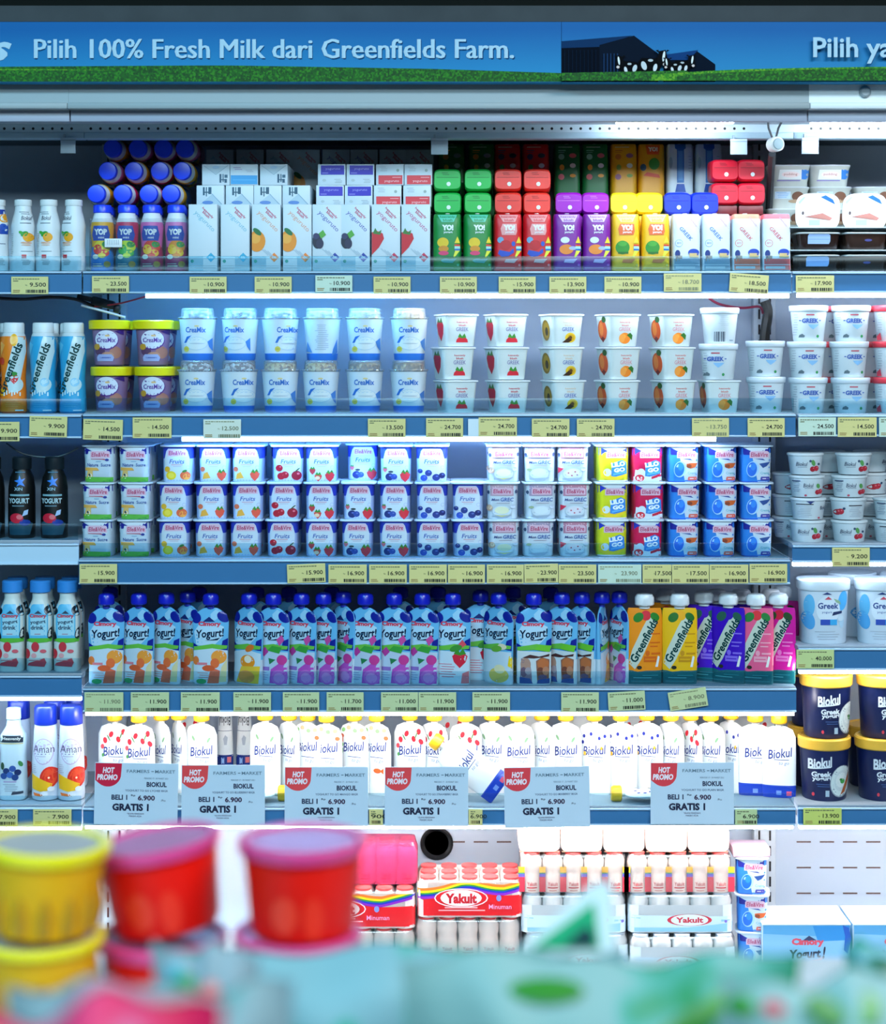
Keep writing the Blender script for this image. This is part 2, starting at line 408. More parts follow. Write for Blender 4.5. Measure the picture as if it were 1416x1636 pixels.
# ------------------------------------------------------------------ shelves
RAIL = M('#38709f', .32, noise=.05, scale=12); RAILLIP = M('#a9c6de', .3); DECK = M('#8f9aa6', .4)  # lips coloured paler than the rail, a painted edge highlight
GUARD = CLEAR('#dff0f6', .03, 0, .2)
SH = {}
def shelf(key, p0, p1, pyd, pr0, pr1, leds, label, guard=24, rail=None, lipc=None):
    x0, x1 = X(p0), X(p1); zd = Z(pyd); cx = (x0+x1)/2
    rt = props(empty('display_shelf', (cx, 0, zd)), label, 'shelf'); SH[key] = zd
    o = (-cx, 0, -zd)
    def part(name, mb): return mb.obj(name, rt, o)
    part('deck_plate', MB().box(x0, x1, .002, BACKY-.024, zd-.010, zd, DECK, bev=.001))
    m = MB().box(x0, x1, -.003, .002, Z(pr1), Z(pr0), rail or RAIL)
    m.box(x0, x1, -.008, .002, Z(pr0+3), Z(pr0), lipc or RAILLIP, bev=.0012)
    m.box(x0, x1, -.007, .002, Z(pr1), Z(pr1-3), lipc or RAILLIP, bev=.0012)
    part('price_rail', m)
    for bx in (x0+.012, x1-.012): part('bracket', MB().box(bx-.002, bx+.002, .02, BACKY-.024, zd-.035, zd-.010, '#93a0ac'))
    for a, b, c, st in leds:
        part('led_strip', MB().box(X(a), X(b), .003, .013, Z(pr1+7), Z(pr1+.5), GLOW(c, st), bev=.001))
    if guard: part('clear_guard', MB().box(x0+.002, x1-.002, .003, .005, zd, zd+guard*S, GUARD, bev=.0006))
shelf('1L', -330, 131, 433, 434, 470, [], 'top shelf of the case with white bottles at the edge of the frame')
shelf('1M', 133.5, 1264, 433, 434, 469, [(232, 640, LED_COLD, 62), (640, 1262, LED_NEUTRAL, 34)], 'top shelf carrying the fruit cartons and bright green, red and purple packs')
shelf('1R', 1266, 1760, 433, 435, 468, [(1275, 1740, LED_NEUTRAL, 40)], 'top shelf carrying clear trays of brown pudding')
shelf('2L', -330, 131, 661, 663, 700, [], 'shelf carrying orange and cyan drink bottles')
shelf('2M', 133.5, 1271, 660, 662, 698, [(290, 700, (.16, .45, 1), 80), (700, 1145, (.45, .66, 1), 60)], 'shelf carrying white dome-topped cups and square white pots')
shelf('2R', 1275, 1760, 661, 663, 697, [], 'shelf carrying round white tubs beside the black cable run')
shelf('3L', -330, 126, 863, 868, 902, [], 'shelf with a plain white front strip carrying black bottles', rail=M('#b9d3e6', .5), lipc=M('#b9d3e6', .5), guard=26)
shelf('3M', 126.5, 1262, 892, 894, 933, [], 'shelf carrying the wall of small fruit pots stacked three high')
shelf('3R', 1266, 1760, 868, 871, 898, [(1268, 1740, LED_NEUTRAL, 26)], 'shelf carrying small white tubs printed with cherries', guard=0)
shelf('4L', -330, 131, 1076, 1079, 1113, [(-300, 129, (.7, .85, 1), 40)], 'shelf carrying blue-capped strawberry drink bottles')
shelf('4M', 133.5, 1272, 1097, 1099, 1137, [(136, 1270, LED_WARM, 44)], 'shelf carrying a row of spouted blue yogurt pouches')
shelf('4R', 1275, 1760, 1032, 1035, 1070, [(1278, 1740, LED_WARM, 40)], 'shelf carrying two big white tubs with blue patches', guard=0)
shelf('5L', -330, 131, 1286, 1289, 1320, [(-300, 129, LED_WARM, 50)], 'lowest shelf carrying bottles with navy caps', guard=14)
shelf('5M', 133.5, 1271, 1288, 1290, 1318, [(136, 1268, LED_WARM, 95)], 'lowest shelf carrying white spouted pouches behind promotion cards', guard=20)
shelf('5R', 1275, 1760, 1286, 1289, 1318, [(1278, 1740, LED_WARM, 85)], 'lowest shelf carrying navy tubs with yellow lids', guard=0)

# ------------------------------------------------------------------ price tags
def tag(p0, y0, p1, y1, price, where, c='#cfd48e', tilt=0, seed=None, faint=False):
    rnd = random.Random(int(p0*7+y0)); w_, h_ = p1-p0, y1-y0; yb = -.0095
    x, z = X((p0+p1)/2, yb), Z((y0+y1)/2, yb)
    m = MB().box(-w_/2*S, w_/2*S, 0, .0008, -h_/2*S, h_/2*S, c, bev=.0002, seg=1)
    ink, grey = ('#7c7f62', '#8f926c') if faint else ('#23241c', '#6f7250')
    its = []
    xx = -w_/2+3
    while xx < w_/2-14:
        d = rnd.uniform(2, 5); its.append(R(xx, h_/2-4.6, xx+d, h_/2-3.0, grey)); xx += d+.8
    its.append(R(-w_/2+3, h_/2-7.6, -w_/2+3+rnd.uniform(5, 9), h_/2-6.2, grey))
    its.append(T('Rp', 2-w_*.12, .2, 3.2, 2.4, grey, 0))
    its.append(T(price, w_*.22, 1.2, 26, 6.6, ink, .012))
    xx = -6
    while xx < w_/2-4:
        d = rnd.choice((.8, 1.2, 1.8, 2.4)); its.append(R(xx, -h_/2+2.2, xx+d, -h_/2+7.2, ink)); xx += d+rnd.choice((.6, .9, 1.2))
    for j in (0, 1): its.append(R(-w_/2+3, -h_/2+3+j*2.6, -w_/2+3+rnd.uniform(9, 12), -h_/2+4.2+j*2.6, '#a58a52'))
    m.art(its, flat(0), curved=False, off=.0002, step=.00003)
    o = m.obj('price_tag'); o.location = (x, yb, z); o.rotation_euler = (0, R_(tilt), 0)
    return props(o, 'price tag ' + where, 'price tag', 'price tags on the shelf rails')
PALE = '#c9dcc8'
TAGS = [
 (18, 442, 77, 470, '9.500', 'on the rail under the white bottles of the top shelf'), (147, 441, 206, 468, '23.500', 'under the colourful drink bottles with blue caps stacked on their sides'),
 (303, 442, 362, 469, '10.900', 'under the plain white carton with a blue diamond'), (407, 442, 466, 469, '10.900', 'under the cartons printed with an orange fruit'),
 (504, 440, 563, 467, '10.900', 'of paler green under the cartons printed with blackberries', PALE), (597, 442, 656, 469, '10.900', 'under the cartons printed with a strawberry'),
 (703, 442, 762, 469, '10.900', 'under the pair of green packs'), (797, 442, 856, 469, '15.900', 'under the pair of red packs'), (878, 442, 937, 469, '13.900', 'under the pair of purple packs'),
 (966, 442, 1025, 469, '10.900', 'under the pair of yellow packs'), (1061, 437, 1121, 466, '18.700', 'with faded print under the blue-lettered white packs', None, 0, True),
 (1166, 438, 1228, 468, '18.500', 'hung crooked under the red-lettered white packs', None, 4), (1272, 440, 1333, 467, '17.900', 'under the clear trays of brown pudding'),
 (-28, 674, 31, 705, '9.900', 'hanging low under the orange drink bottle, cut by the frame'), (47, 665, 107, 698, '9.900', 'under the cyan drink bottles', None, 1.5),
 (133, 670, 196, 703, '14.500', 'under the tubs with yellow lids, at the end of its rail', None, 1.5), (212, 667, 274, 700, '14.500', 'reading 14.500 beneath the yellow-lidded tub beside the dome-topped cups'),
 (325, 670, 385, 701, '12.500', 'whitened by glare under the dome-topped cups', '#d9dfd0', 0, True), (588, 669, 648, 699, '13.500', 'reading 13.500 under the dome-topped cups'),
 (681, 668, 740, 699, '24.700', 'under the strawberry pots nearest the dome-topped cups'), (765, 667, 826, 697, '24.700', 'reading 24.700 overlapping a blank white card'),
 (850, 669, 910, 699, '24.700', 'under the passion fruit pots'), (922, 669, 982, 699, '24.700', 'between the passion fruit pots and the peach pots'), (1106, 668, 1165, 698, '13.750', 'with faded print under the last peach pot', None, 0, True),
 (1195, 668, 1254, 698, '24.700', 'at the rail end under the lone two round white tubs'), (1276, 667, 1336, 697, '24.500', 'of pale green beside the rail joint under round white tubs', PALE),
 (1339, 667, 1401, 698, '14.500', 'reading 14.500 under the round white tubs beside the red-lidded tubs'), (1405, 667, 1465, 698, '14.500', 'cut by the frame under the red-lidded tubs', PALE),
 (127, 901, 187, 932, '15.900', 'with a brown corner at the end of the rail under the grass-printed pots'), (459, 901, 520, 931, '15.900', 'with torn corner, first of the block under the cherry and strawberry pots', None, -2),
 (525, 902, 586, 932, '16.900', 'under the gap between strawberry pots and mixed berry pots'), (590, 902, 650, 932, '16.900', 'under the mixed berry pots'), (654, 902, 714, 932, '16.900', 'under the first blueberry pots'),
 (716, 902, 775, 932, '16.900', 'under the blueberry stack that lacks its top pot'), (778, 902, 837, 932, '16.900', 'under the pots printed with a bowl of vanilla cream'), (838, 901, 892, 931, '23.900', 'tucked under the pots printed with a plain white bowl', None, -1),
 (893, 902, 953, 932, '23.500', 'under the pots printed with a bowl with red fruit'), (956, 902, 1025, 932, '23.900', 'of paler paper under the yellow pots', PALE, 0, True), (1027, 902, 1073, 932, '17.500', 'under the red pots'),
 (1074, 902, 1133, 932, '17.500', 'under the first blue pots next to the red ones'), (1134, 902, 1196, 932, '16.900', 'under the middle stack of blue pots'), (1198, 901, 1258, 931, '16.900', 'at the far end of the rail under the last blue pots'),
 (1330, 875, 1390, 905, '9.200', 'reading 9.200 under the small cherry tubs'),
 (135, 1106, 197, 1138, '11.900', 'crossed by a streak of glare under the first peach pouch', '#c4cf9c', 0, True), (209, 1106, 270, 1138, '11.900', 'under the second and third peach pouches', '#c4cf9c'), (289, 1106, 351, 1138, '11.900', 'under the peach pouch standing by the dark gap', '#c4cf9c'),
 (373, 1106, 433, 1137, '11.900', 'under the orange pouch standing beyond the dark gap', '#c4cf9c'), (452, 1106, 510, 1137, '11.900', 'under the first purple-fruit pouches', '#c4cf9c'), (522, 1106, 581, 1137, '11.700', 'reading 11.700 under the purple-fruit pouches', '#c4cf9c'),
 (609, 1106, 668, 1137, '11.000', 'reading 11.000 under the last purple-fruit pouches', '#c4cf9c'), (669, 1106, 729, 1137, '11.900', 'under the strawberry pouch', '#c4cf9c'), (755, 1106, 815, 1137, '11.900', 'under the banana pouch', '#c4cf9c'),
 (897, 1106, 957, 1138, '11.900', 'under the brown cereal pouches', '#c4cf9c'), (972, 1105, 1031, 1135, '11.000', 'hung crooked under the pouches seen edge-on', '#c4cf9c', -3), (1069, 1102, 1130, 1132, '8.900', 'tilted most of all, under the yellow pouch with white cap', '#c6d09a', -9, True),
 (1273, 1038, 1333, 1068, '40.000', 'reading 40.000 under the big white tubs', '#c3d08c'),
 (-30, 1293, 28, 1320, '7.900', 'cut by the frame under the blueberry bottle'), (53, 1293, 114, 1319, '7.900', 'under the white bottles with a citrus slice'),
 (590, 1293, 612, 1318, '900', 'half hidden between the third and fourth promotion cards'), (749, 1293, 771, 1318, '6.900', 'half hidden beside the fourth promotion card'), (1175, 1293, 1210, 1318, '6.900', 'beside the last promotion card', '#bfcf98'),
 (1284, 1291, 1345, 1318, '13.900', 'of brighter yellow under the navy tubs', '#c6cf6a')]
for t in TAGS:
    t = list(t) + [None]*(9-len(t)) ; c = t[6] or '#dacf88'
    tag(t[0], t[1], t[2], t[3], t[4], t[5], c, t[7] or 0, None, bool(t[8]))
def blank(p0, y0, p1, y1, label, c='#d4e2ea', yb=-.0088):
    m = MB().box(-(p1-p0)/2*S, (p1-p0)/2*S, 0, .0005, -(y1-y0)/2*S, (y1-y0)/2*S, c)
    o = m.obj('blank_card'); o.location = (X((p0+p1)/2), yb, Z((y0+y1)/2)); props(o, label, 'card')
blank(748, 669, 790, 697, 'blank white card partly behind a price tag under the strawberry pots')

# ------------------------------------------------------------------ promotion cards
PROMO = [(150, 1220, 283, 1318, 'LYCHEE', 'nearest the bottles with navy caps', 1), (290, 1223, 423, 1318, 'BLUEBERRY', 'under the upside-down pouches', 0), (455, 1226, 588, 1320, 'MANGO', 'in front of the fish-printed pouches', 0),
         (615, 1226, 748, 1320, 'STRAWBERRY', 'in front of the cherry-printed pouches', 0), (807, 1226, 943, 1322, 'MIXBERRY', 'beside the fallen pouch with a blue base', -1), (1040, 1219, 1173, 1317, 'PLAIN', 'standing apart, closest to the navy tubs', 0)]
for i, (p0, y0, p1, y1, fl, where, tl) in enumerate(PROMO):
    w_, h_ = p1-p0, y1-y0; yb = -.0135
    m = MB().box(-w_/2*S, w_/2*S, 0, .0009, 0, h_*S, M('#c4d5e4', .5), bev=.0002, seg=1)
    red = ['#d4143c', '#e84448', '#e84448', '#e84448', '#e23c46', '#e23c46'][i]; ink = '#1d2448'
    L = -w_/2
    arc = [(L+1, h_-1), (L+1, h_-28)] + [(L+21+21*math.cos(R_(a)), h_-18+20*math.sin(R_(a))) for a in range(205, 361, 12)] + [(L+43, h_-1)]
    its = [P(arc, red), T('HOT', L+22, h_-12, 19, 9.5, '#f3e3ea', .05, .15), T('PROMO', L+20, h_-23, 33, 9.5, '#f3e3ea', .05, .15),
           T('FARMERS', L+69, h_-13, 36, 5, '#5c7486', .01), R(L+90, h_-13.6, L+94, h_-12.4, '#5c7486'), T('MARKET', L+112, h_-13, 32, 5, '#5c7486', .01),
           T('PERIODE 17 - 30 MARET 2021', L+98, h_-24, 38, 2.6, '#64788c', 0),
           T('BIOKUL', L+99, h_-33.5, 32, 8, ink, .035), T('YOGHURT TO GO %s 80GR' % fl, L+83, h_-43.5, 68, 3.2, '#50607c', .01),
           T('BELI 1', L+40, h_-54.5, 25, 8, ink, .03), T('Rp', L+62, h_-51.5, 7, 3.4, ink, .01), T('6.900', L+83, h_-55, 27, 8.4, '#3a1c40', .03), T('/Pcs', L+110, h_-58.5, 7, 3, ink, 0),
           T('GRATIS 1', L+58, h_-70, 58, 11.5, '#191c3c', .045), T('*SELAMA PERSEDIAAN', L+66, h_-80, 27, 2.6, '#4c3c60', 0), T('MASIH ADA', L+66, h_-84, 20, 2.6, '#4c3c60', 0)]
    m.art(its, flat(0), curved=False, off=.0002, step=.00004)
    o = m.obj('promotion_card'); o.location = (X((p0+p1)/2, yb), yb, Z(y1, yb)); o.rotation_euler = (R_(-1.5), R_(tl), 0)
    props(o, 'pale blue promotion card with a red badge, ' + where, 'promotion card', 'promotion cards on the lowest shelf rail')
# ------------------------------------------------------------------ hanging clips, socket, cables
for (p0, y0, p1, y1, lab) in [(97, 220, 121, 245, 'blue-grey clip hanging from the grille above the white bottles'), (689, 221, 716, 247, 'blue-grey clip hanging above the green packs'),
                              (1167, 222, 1194, 247, 'pale clip hanging above the red flat-topped packs'), (1281, 220, 1308, 246, 'pale clip hanging above the clear pudding trays')]:
    yy = .006; m = MB().box(X(p0, yy), X(p1, yy), yy-.002, yy, Z(y1, yy), Z(y0, yy), '#b5c6d2', bev=.0006)
    m.box(X(p0+1, yy), X(p1-1, yy), yy, yy+.012, Z(y0+2, yy), Z(y0, yy), '#b5c6d2'); m.box(X(p0, yy), X(p1, yy), yy-.003, yy, Z(y0+5, yy), Z(y0+3.5, yy), '#8fa2b0')
    m.box(X(p0+4, yy), X(p0+7, yy), yy-.001, yy+.005, Z(y0, yy), Z(y0-6, yy), '#8fa2b0')
    o = m.obj('hanging_clip'); props(o, lab, 'clip')
sx, sz, sy = X(1237, .0), Z(232, .0), -.012
rt = props(empty('round_socket', (sx, sy, sz)), 'round white lamp socket dangling from two grey wires below the canopy', 'socket')
mt = Matrix.Rotation(R_(90), 4, 'X') @ Matrix.Rotation(R_(18), 4, 'Y')
MB().loft(ps([(-10, 9, 9, 2), (-8, 12, 12, 2), (8, 12, 12, 2), (10, 10, 10, 2)]), '#d2d6d4', mat=mt).obj('housing', rt)
MB().loft(ps([(10, 9, 9, 2), (12, 8.4, 8.4, 2)]), '#7d9498', mat=mt).obj('socket_face', rt)
MB().tube([(-.004, .005, .012), (-.012, .0, .03), (-.016, -.01, .052)], .002, '#4a4f54').obj('wire', rt)
MB().tube([(.002, .005, .012), (.006, .0, .03), (.016, -.01, .052)], .002, '#4a4f54').obj('wire', rt)
def cable(pts, r, c, label, name='cable'):
    """pts: (photo px, photo py, depth)"""
    P_ = [Vector((X(a, y), y, Z(b, y))) for a, b, y in pts]; sm = []
    for i in range(len(P_)-1):
        p0 = P_[max(i-1, 0)]; p1 = P_[i]; p2 = P_[i+1]; p3 = P_[min(i+2, len(P_)-1)]
        for j in range(6):
            t = j/6; sm.append(.5*((2*p1) + (p2-p0)*t + (2*p0-5*p1+4*p2-p3)*t*t + (3*p1-p0-3*p2+p3)*t**3))
    sm.append(P_[-1]); o = MB().tube(sm, r, c).obj(name); props(o, label, 'cable')
cable([(1234, 246, .02), (1231, 300, .10), (1228, 360, .18), (1226, 424, .22)], .007, '#34383c', 'thick dark pipe running down behind the red-lettered white packs', 'pipe')
cable([(1222, 481, .25), (1227, 500, .25), (1222, 540, .25), (1222, 600, .26)], .010, '#3a3834', 'thick black cable run hanging behind the round white tubs')
cable([(1130, 474, .1), (1150, 486, .12), (1185, 492, .16), (1213, 490, .2), (1219, 500, .23)], .0025, '#8c2440', 'thin dark red wire drooping under the top shelf toward the black cable run')
cable([(-40, 474, .05), (30, 478, .05), (80, 475, .06), (120, 478, .06), (150, 490, .07)], .003, '#1c0c12', 'black wire drooping under the top shelf above the drink bottles')
cable([(150, 490, .07), (190, 485, .05), (225, 476, .03), (236, 473, .02)], .0016, '#b02a3c', 'thin red wire running from a black plug to the lit strip')
cable([(130, 488, .045), (165, 497, .045), (200, 507, .04)], .0022, '#c8cfd4', 'short white tie hanging above the yellow-lidded tub')
m = MB().box(-.022, .022, -.012, .012, -.008, .008, '#14161a', bev=.004); m.box(-.05, -.022, -.006, .006, -.004, .005, '#14161a', bev=.002); m.box(.022, .034, -.008, .008, -.012, .004, '#1c1e22', bev=.003)
o = m.obj('lamp_plug'); o.location = (X(165, .07), .07, Z(484, .07)); o.rotation_euler = (0, R_(14), 0); props(o, 'black wire plug hanging under the top shelf above the yellow-lidded tubs', 'plug')
cable([(10, 708, .05), (40, 726, .05), (90, 730, .05), (125, 716, .05)], .0014, '#3c4a50', 'thin dark wire sagging above the black bottles')
# black round port in the back of the well
o = MB().loft([(0, .030*1.1, .030*1.1, 2), (.004, .030*1.1, .030*1.1, 2), (.004, .026*1.1, .026*1.1, 2), (-.0, .022*1.1, .022*1.1, 2)], M('#17171a', .35), mat=Matrix.Rotation(R_(90), 4, 'X')).obj('cable_port')
o.location = (X(698, BACKY), BACKY-.001, Z(1347, BACKY)); props(o, 'black round port in the back wall of the well above the red drink pack', 'port')
o = MB().loft(ps([(0, 9, 9, 2), (3, 9, 9, 2), (6, 6, 6, 2)]), '#9aa2a6', mat=Matrix.Rotation(R_(90), 4, 'X')).obj('canopy_button')
o.location = (X(1382, -.13), -.131, Z(147, -.13)); props(o, 'round grey button on the brightly lit canopy front', 'button')
# ------------------------------------------------------------------ helpers for print
def strawb(cx, cy, r, c='#d8202c'):
    return [P([(cx, cy-r*1.15), (cx+r*.75, cy-r*.35), (cx+r, cy+r*.45), (cx+r*.5, cy+r*.9), (cx-r*.5, cy+r*.9), (cx-r, cy+r*.45), (cx-r*.75, cy-r*.35)], c),
            P([(cx-r*.8, cy+r*.75), (cx-r*.3, cy+r*1.5), (cx, cy+r*.95), (cx+r*.4, cy+r*1.5), (cx+r*.8, cy+r*.75), (cx, cy+r*.55)], '#3c8a2c')]
def orange(cx, cy, r, c='#f28a1c', leaf=True):
    o = [E(cx, cy, r, r*.95, c), E(cx-r*.3, cy+r*.3, r*.45, r*.4, '#f9a83c')]
    if leaf: o.append(E(cx+r*.35, cy+r*.95, r*.6, r*.3, '#2f7a2c', -35))
    return o
def cherry(cx, cy, r, c='#b8122c'): return [E(cx, cy, r, r*.95, c), E(cx+r*.3, cy+r*.35, r*.25, r*.2, '#ee7a86')]
def berry(cx, cy, r, c='#24347c'): return [E(cx, cy, r, r*.92, c), E(cx+r*.2, cy+r*.3, r*.35, r*.22, '#5a6cb4')]
def lines(x0, x1, y0, n, c, g=2.4, seed=1):
    rnd = random.Random(seed); o = []
    for i in range(n):
        a = rnd.uniform(0, (x1-x0)*.25); o.append(R(x0+a, y0-i*g, x1-rnd.uniform(0, (x1-x0)*.25), y0-i*g+.9, c))
    return o
def mb_cup(secs, mats, art=(), side=(), seg=32, r=.42):
    s = ps(secs); m = MB().loft(s, mats, seg)
    if art: m.art(art, surf(s), r=r)
    if side: m.art(side, surf(s, 'L'), r=r)
    return m
def mb_secs(secs, mat, seg=28, **k): return MB().loft(ps(secs), mat, seg, **k)

# ================================================================== TOP SHELF
z1 = SH['1M']
WB = [(0, 18, 18, 2.4), (2, 19.5, 19.5, 2.4), (20, 19.5, 19.5, 2.3), (45, 18, 18, 2.2), (62, 18.6, 18.6, 2.2), (74, 19, 19, 2.1), (84, 17, 17, 2), (98, 13.4, 13.4, 2), (106, 12.6, 12.6, 2)]
def whitebottle(dx):
    a = [T('Biokul', dx+5, 86, 15, 7, '#27324c', .01, .2), R(dx-6, 95, dx+8, 96, '#4c5a6c'), R(dx-3, 92, dx+9, 93, '#4c5a6c'), R(dx-4, 77, dx+12, 78.2, '#56606c')]
    a += [E(dx+3, 60, 6, 4, '#2f9a34', 25)] + orange(dx+8, 55, 7.5, '#f6a91c', False) + [E(dx-2, 62, 4, 2.5, '#48a83c', -30), E(dx+5, 46, 8, 1.5, '#e8b89c'), E(dx+5, 42.5, 7, 1, '#e8c0a8')]
    a += [R(dx-1, 21, dx+6, 27, '#c8303c'), R(dx-2, 32, dx+14, 32.8, '#7c8890')] + lines(dx-2, dx+13, 18, 4, '#9aa4a8') + lines(-18, -11, 60, 12, '#a4b0b8', 3.2, 4)
    return a
def whiteb(dx, cat='bottle', c='#dfe6ea'):
    body = mb_cup(WB, c, whitebottle(dx))
    cap = mb_secs([(106, 13.4, 13.4, 2), (107, 14, 14, 2), (115, 14, 14, 2), (116, 13, 13, 2)], '#e8eeef')
    return Kind('yogurt_bottle', 'bottle', [('body', body), ('cap', cap)])
for i, (px, dx, lab) in enumerate([(37, 3, 'white drink bottle with orange print, next to the bottle cut by the frame'), (78, -6, 'white drink bottle with orange print, in the middle of its three'), (118, -13, 'white drink bottle with orange print, beside the colourful blue-capped drinks')]):
    whiteb(dx).put(X(px, .035), .035, z1, lab, 'white orange-printed bottles on the top shelf')
body = mb_cup(WB, '#dfe6ea', [R(2, 92, 20, 100, '#1c3c9c'), E(14, 86, 7, 7, '#f0a01c'), P([(2, 60), (20, 60), (20, 76), (8, 72)], '#1c48a8'), E(13, 72, 5, 5, '#2c58b8'), R(4, 44, 16, 45, '#30486c')] + lines(4, 16, 20, 5, '#9aa4a8'))
Kind('yogurt_bottle', 'bottle', [('body', body), ('cap', mb_secs([(106, 13.4, 13.4, 2), (107, 14, 14, 2), (115, 14, 14, 2), (116, 13, 13, 2)], '#e8eeef'))]).put(X(-5, .035), .035, z1, 'white drink bottle with blue and orange print, cut by the frame on the top shelf')
# --- small colourful bottles with blue caps: one standing pack of four, three packs lying on their sides
POP = [(0, 17, 17, 2.2), (2, 18.6, 18.6, 2.2), (24, 18.6, 18.6, 2.1), (40, 16.6, 16.6, 2), (60, 18, 18, 2), (72, 18.8, 18.8, 2), (80, 17.5, 17.5, 2), (90, 14.5, 14.5, 2), (95, 13, 13, 2)]
popcol = [('#f4b41c', '#2480d0', '#e43c34', '#f4e03c'), ('#d01c5c', '#1c7c94', '#2fb24a', '#d2e83c'), ('#e46cb8', '#b01c5c', '#f4c42c', '#e84838'), ('#e47cc0', '#b01c64', '#f4cc2c', '#f09838')]
def popbody(i):
    a, b, c, d = popcol[i]
    art = [E(2, 40, 13, 11, d), E(-5, 36, 7, 8, c), E(8, 44, 6, 5, '#38a050'), E(6, 30, 7, 6, c), E(-8, 24, 5, 4, '#f0f0e4'), E(2, 26, 6, 4, d),
           P([(-12, 50), (12, 50), (14, 60), (11, 74), (-11, 74), (-14, 60)], '#1c4fb4'), T('YOP', 0, 64, 20, 10, '#eef4f4', .06), T('mini', 1, 55, 9, 3.4, '#eef4f4', .02), E(10, 12, 5, 5, '#c8a03c'), R(-12, 8, 4, 10, '#d8c8b0'), R(-12, 12, 2, 13, '#e8e0d0')]
    return mb_cup(POP, [b, b, b, a, a, a, '#e4eaee', '#e4eaee'], art)
POPCAP = lambda: mb_secs([(95, 13.6, 13.6, 2), (96, 14.8, 14.8, 2), (106, 14.8, 14.8, 2), (108, 13.6, 13.6, 2), (108.6, 8, 8, 2)], M('#2448f0', .3))
pm = [popbody(i).mesh('bottle') for i in range(4)]; pcm = POPCAP().mesh('cap')
FILM = CLEAR('#f4f8fa', .22, 0.03, .12)
def poppack(lab, x, y, z, order, lie=False, pitch=40, wob=0):
    rt = props(empty('drink_multipack', (x, y, z)), lab, 'drink pack', 'shrink-wrapped packs of four small bottles')
    for i, oi in enumerate(order):
        b = bpy.data.objects.new('bottle', pm[oi]); COL.objects.link(b); b.parent = rt
        px = (i-1.5)*pitch*S
        if lie: b.location = (px, 108*S, 18.8*S + (i % 2)*wob*S); b.rotation_euler = (R_(90), 0, R_(((i*37 % 5)-2)*.7))
        else: b.location = (px, 0, 0)
        c = bpy.data.objects.new('cap', pcm); COL.objects.link(c); c.parent = b
    hw = pitch*2
    if lie: fm = MB().loft([(0, hw*S, 20*S, 6), (60*S, hw*S, 20*S, 6)], FILM, 40, False, False, Matrix.Translation((0, 108*S, 20*S)) @ Matrix.Rotation(R_(90), 4, 'X'))
    else: fm = MB().loft([(6*S, hw*S, 20*S, 6), (86*S, (hw-1)*S, 19.6*S, 6)], FILM, 40, False, False)
    fm.obj('shrink_film', rt); return rt
yb = .045
poppack('standing pack of four small bottles with rounded blue logo patches', X(223, yb), yb, z1, [0, 1, 2, 3], wob=0)
o = MB().box(-14*S, 14*S, 0, .0006, -7*S, 7*S, '#e6ebee', bev=.0002).art([R(-10+i*3, -3, -10+i*3+1.2, 5, '#b4bcc4') for i in range(7)], flat(0), False).obj('sticker'); o.location = (X(181, .02), yb-20.4*S-.0008, z1+46*S)
props(o, 'small white sticker across the standing pack of colourful bottles', 'sticker')
y2 = yb + 41*S
poppack('hidden standing pack of small bottles behind the front one', X(226, y2), y2, z1, [1, 0, 3, 2])
poppack('second hidden standing pack of small bottles deeper in', X(228, y2+41*S), y2+41*S, z1, [2, 0, 3, 1])
yl = .055
poppack('lowest lying pack of four blue-capped bottles, resting on the standing one', X(215, yl), yl, z1+109*S, [0, 1, 2, 0], True, 40)
poppack('middle lying pack of four blue-capped bottles in the pile', X(233, yl+.012), yl+.012, z1+147*S, [2, 0, 1, 0], True, 40)
poppack('topmost lying pack of four blue-capped bottles under the canopy', X(239, yl+.024), yl+.024, z1+185*S, [0, 3, 2, 3], True, 39)
# --- flat-topped paper cartons
def carton(kind, w_=46, h_=107, d_=40):
    m = MB().box(-w_/2*S, w_/2*S, -d_/2*S, d_/2*S, 0, h_*S, M('#d3dee6', .45), bev=.0008)
    col, c2 = {'blue': ('#3aa8cc', '#8cc4d8'), 'orange': ('#f08434', '#e8a888'), 'berry': ('#2c3c9c', '#6a6ab8'), 'straw': ('#c83054', '#c8608c')}[kind]
    L = -w_/2
    its = [T('heavenly', 8, 93, 24, 4.5, '#c8305c', .02, 0, -45), T('blush', 5.5, 90.5, 14, 4.5, '#c8305c', .02, 0, -45), T('yoguruto', 2, 79, 43, 8, c2, .0, 0, -45),
           P([(6, 13), (14, 21), (22, 13), (14, 5)] if False else [(5.5, 22), (13, 29.5), (20.5, 22), (13, 14.5)], col), T('0%', 13, 22, 7, 4, '#dce8ee', .01), E(-17, 16, 2.6, 2.6, '#3c9c8c'), R(L+2, 5, -L-2, 6, '#b4c4cc'), R(L+2, 8.5, -L-2, 9.2, '#c0ccd4'), R(L+.5, 20, -L-.5, 20.6, '#b8c8d2')]
    if kind != 'blue': its += [P([(-8+i*5, 36-i*2), (-7+i*5, 37-i*2), (4+i*5, 26-i*2), (3+i*5, 25-i*2)], '#b8c6d2') for i in range(3)]
    if kind == 'orange': its += [E(L+8, 48, 14, 17, '#f0901c'), E(L+6, 52, 8, 8, '#f8ac40'), E(L+9, 63, 8, 4, '#23703a', -40)]
    if kind == 'berry': its += [E(L+8, 48, 8, 12, '#1c1c34'), E(L+12, 44, 6, 8, '#2c2848'), E(L+6, 56, 5, 5, '#34305c'), P([(L+10, 60), (L+17, 66), (L+22, 58), (L+14, 52)], '#58a83c')]
    if kind == 'straw': its += [P([(L+.3, 26), (L+12, 38), (L+20, 52), (L+18, 60), (L+10, 64), (L+.3, 62)], '#d01c2c'), P([(L+2, 60), (L+6, 69), (L+10, 62), (L+16, 66), (L+14, 58)], '#3c7c34')]
    its = [clipx(i, -w_/2+.4, w_/2-.4) for i in its]
    return m.art(its, flat(-d_/2*S), curved=False)
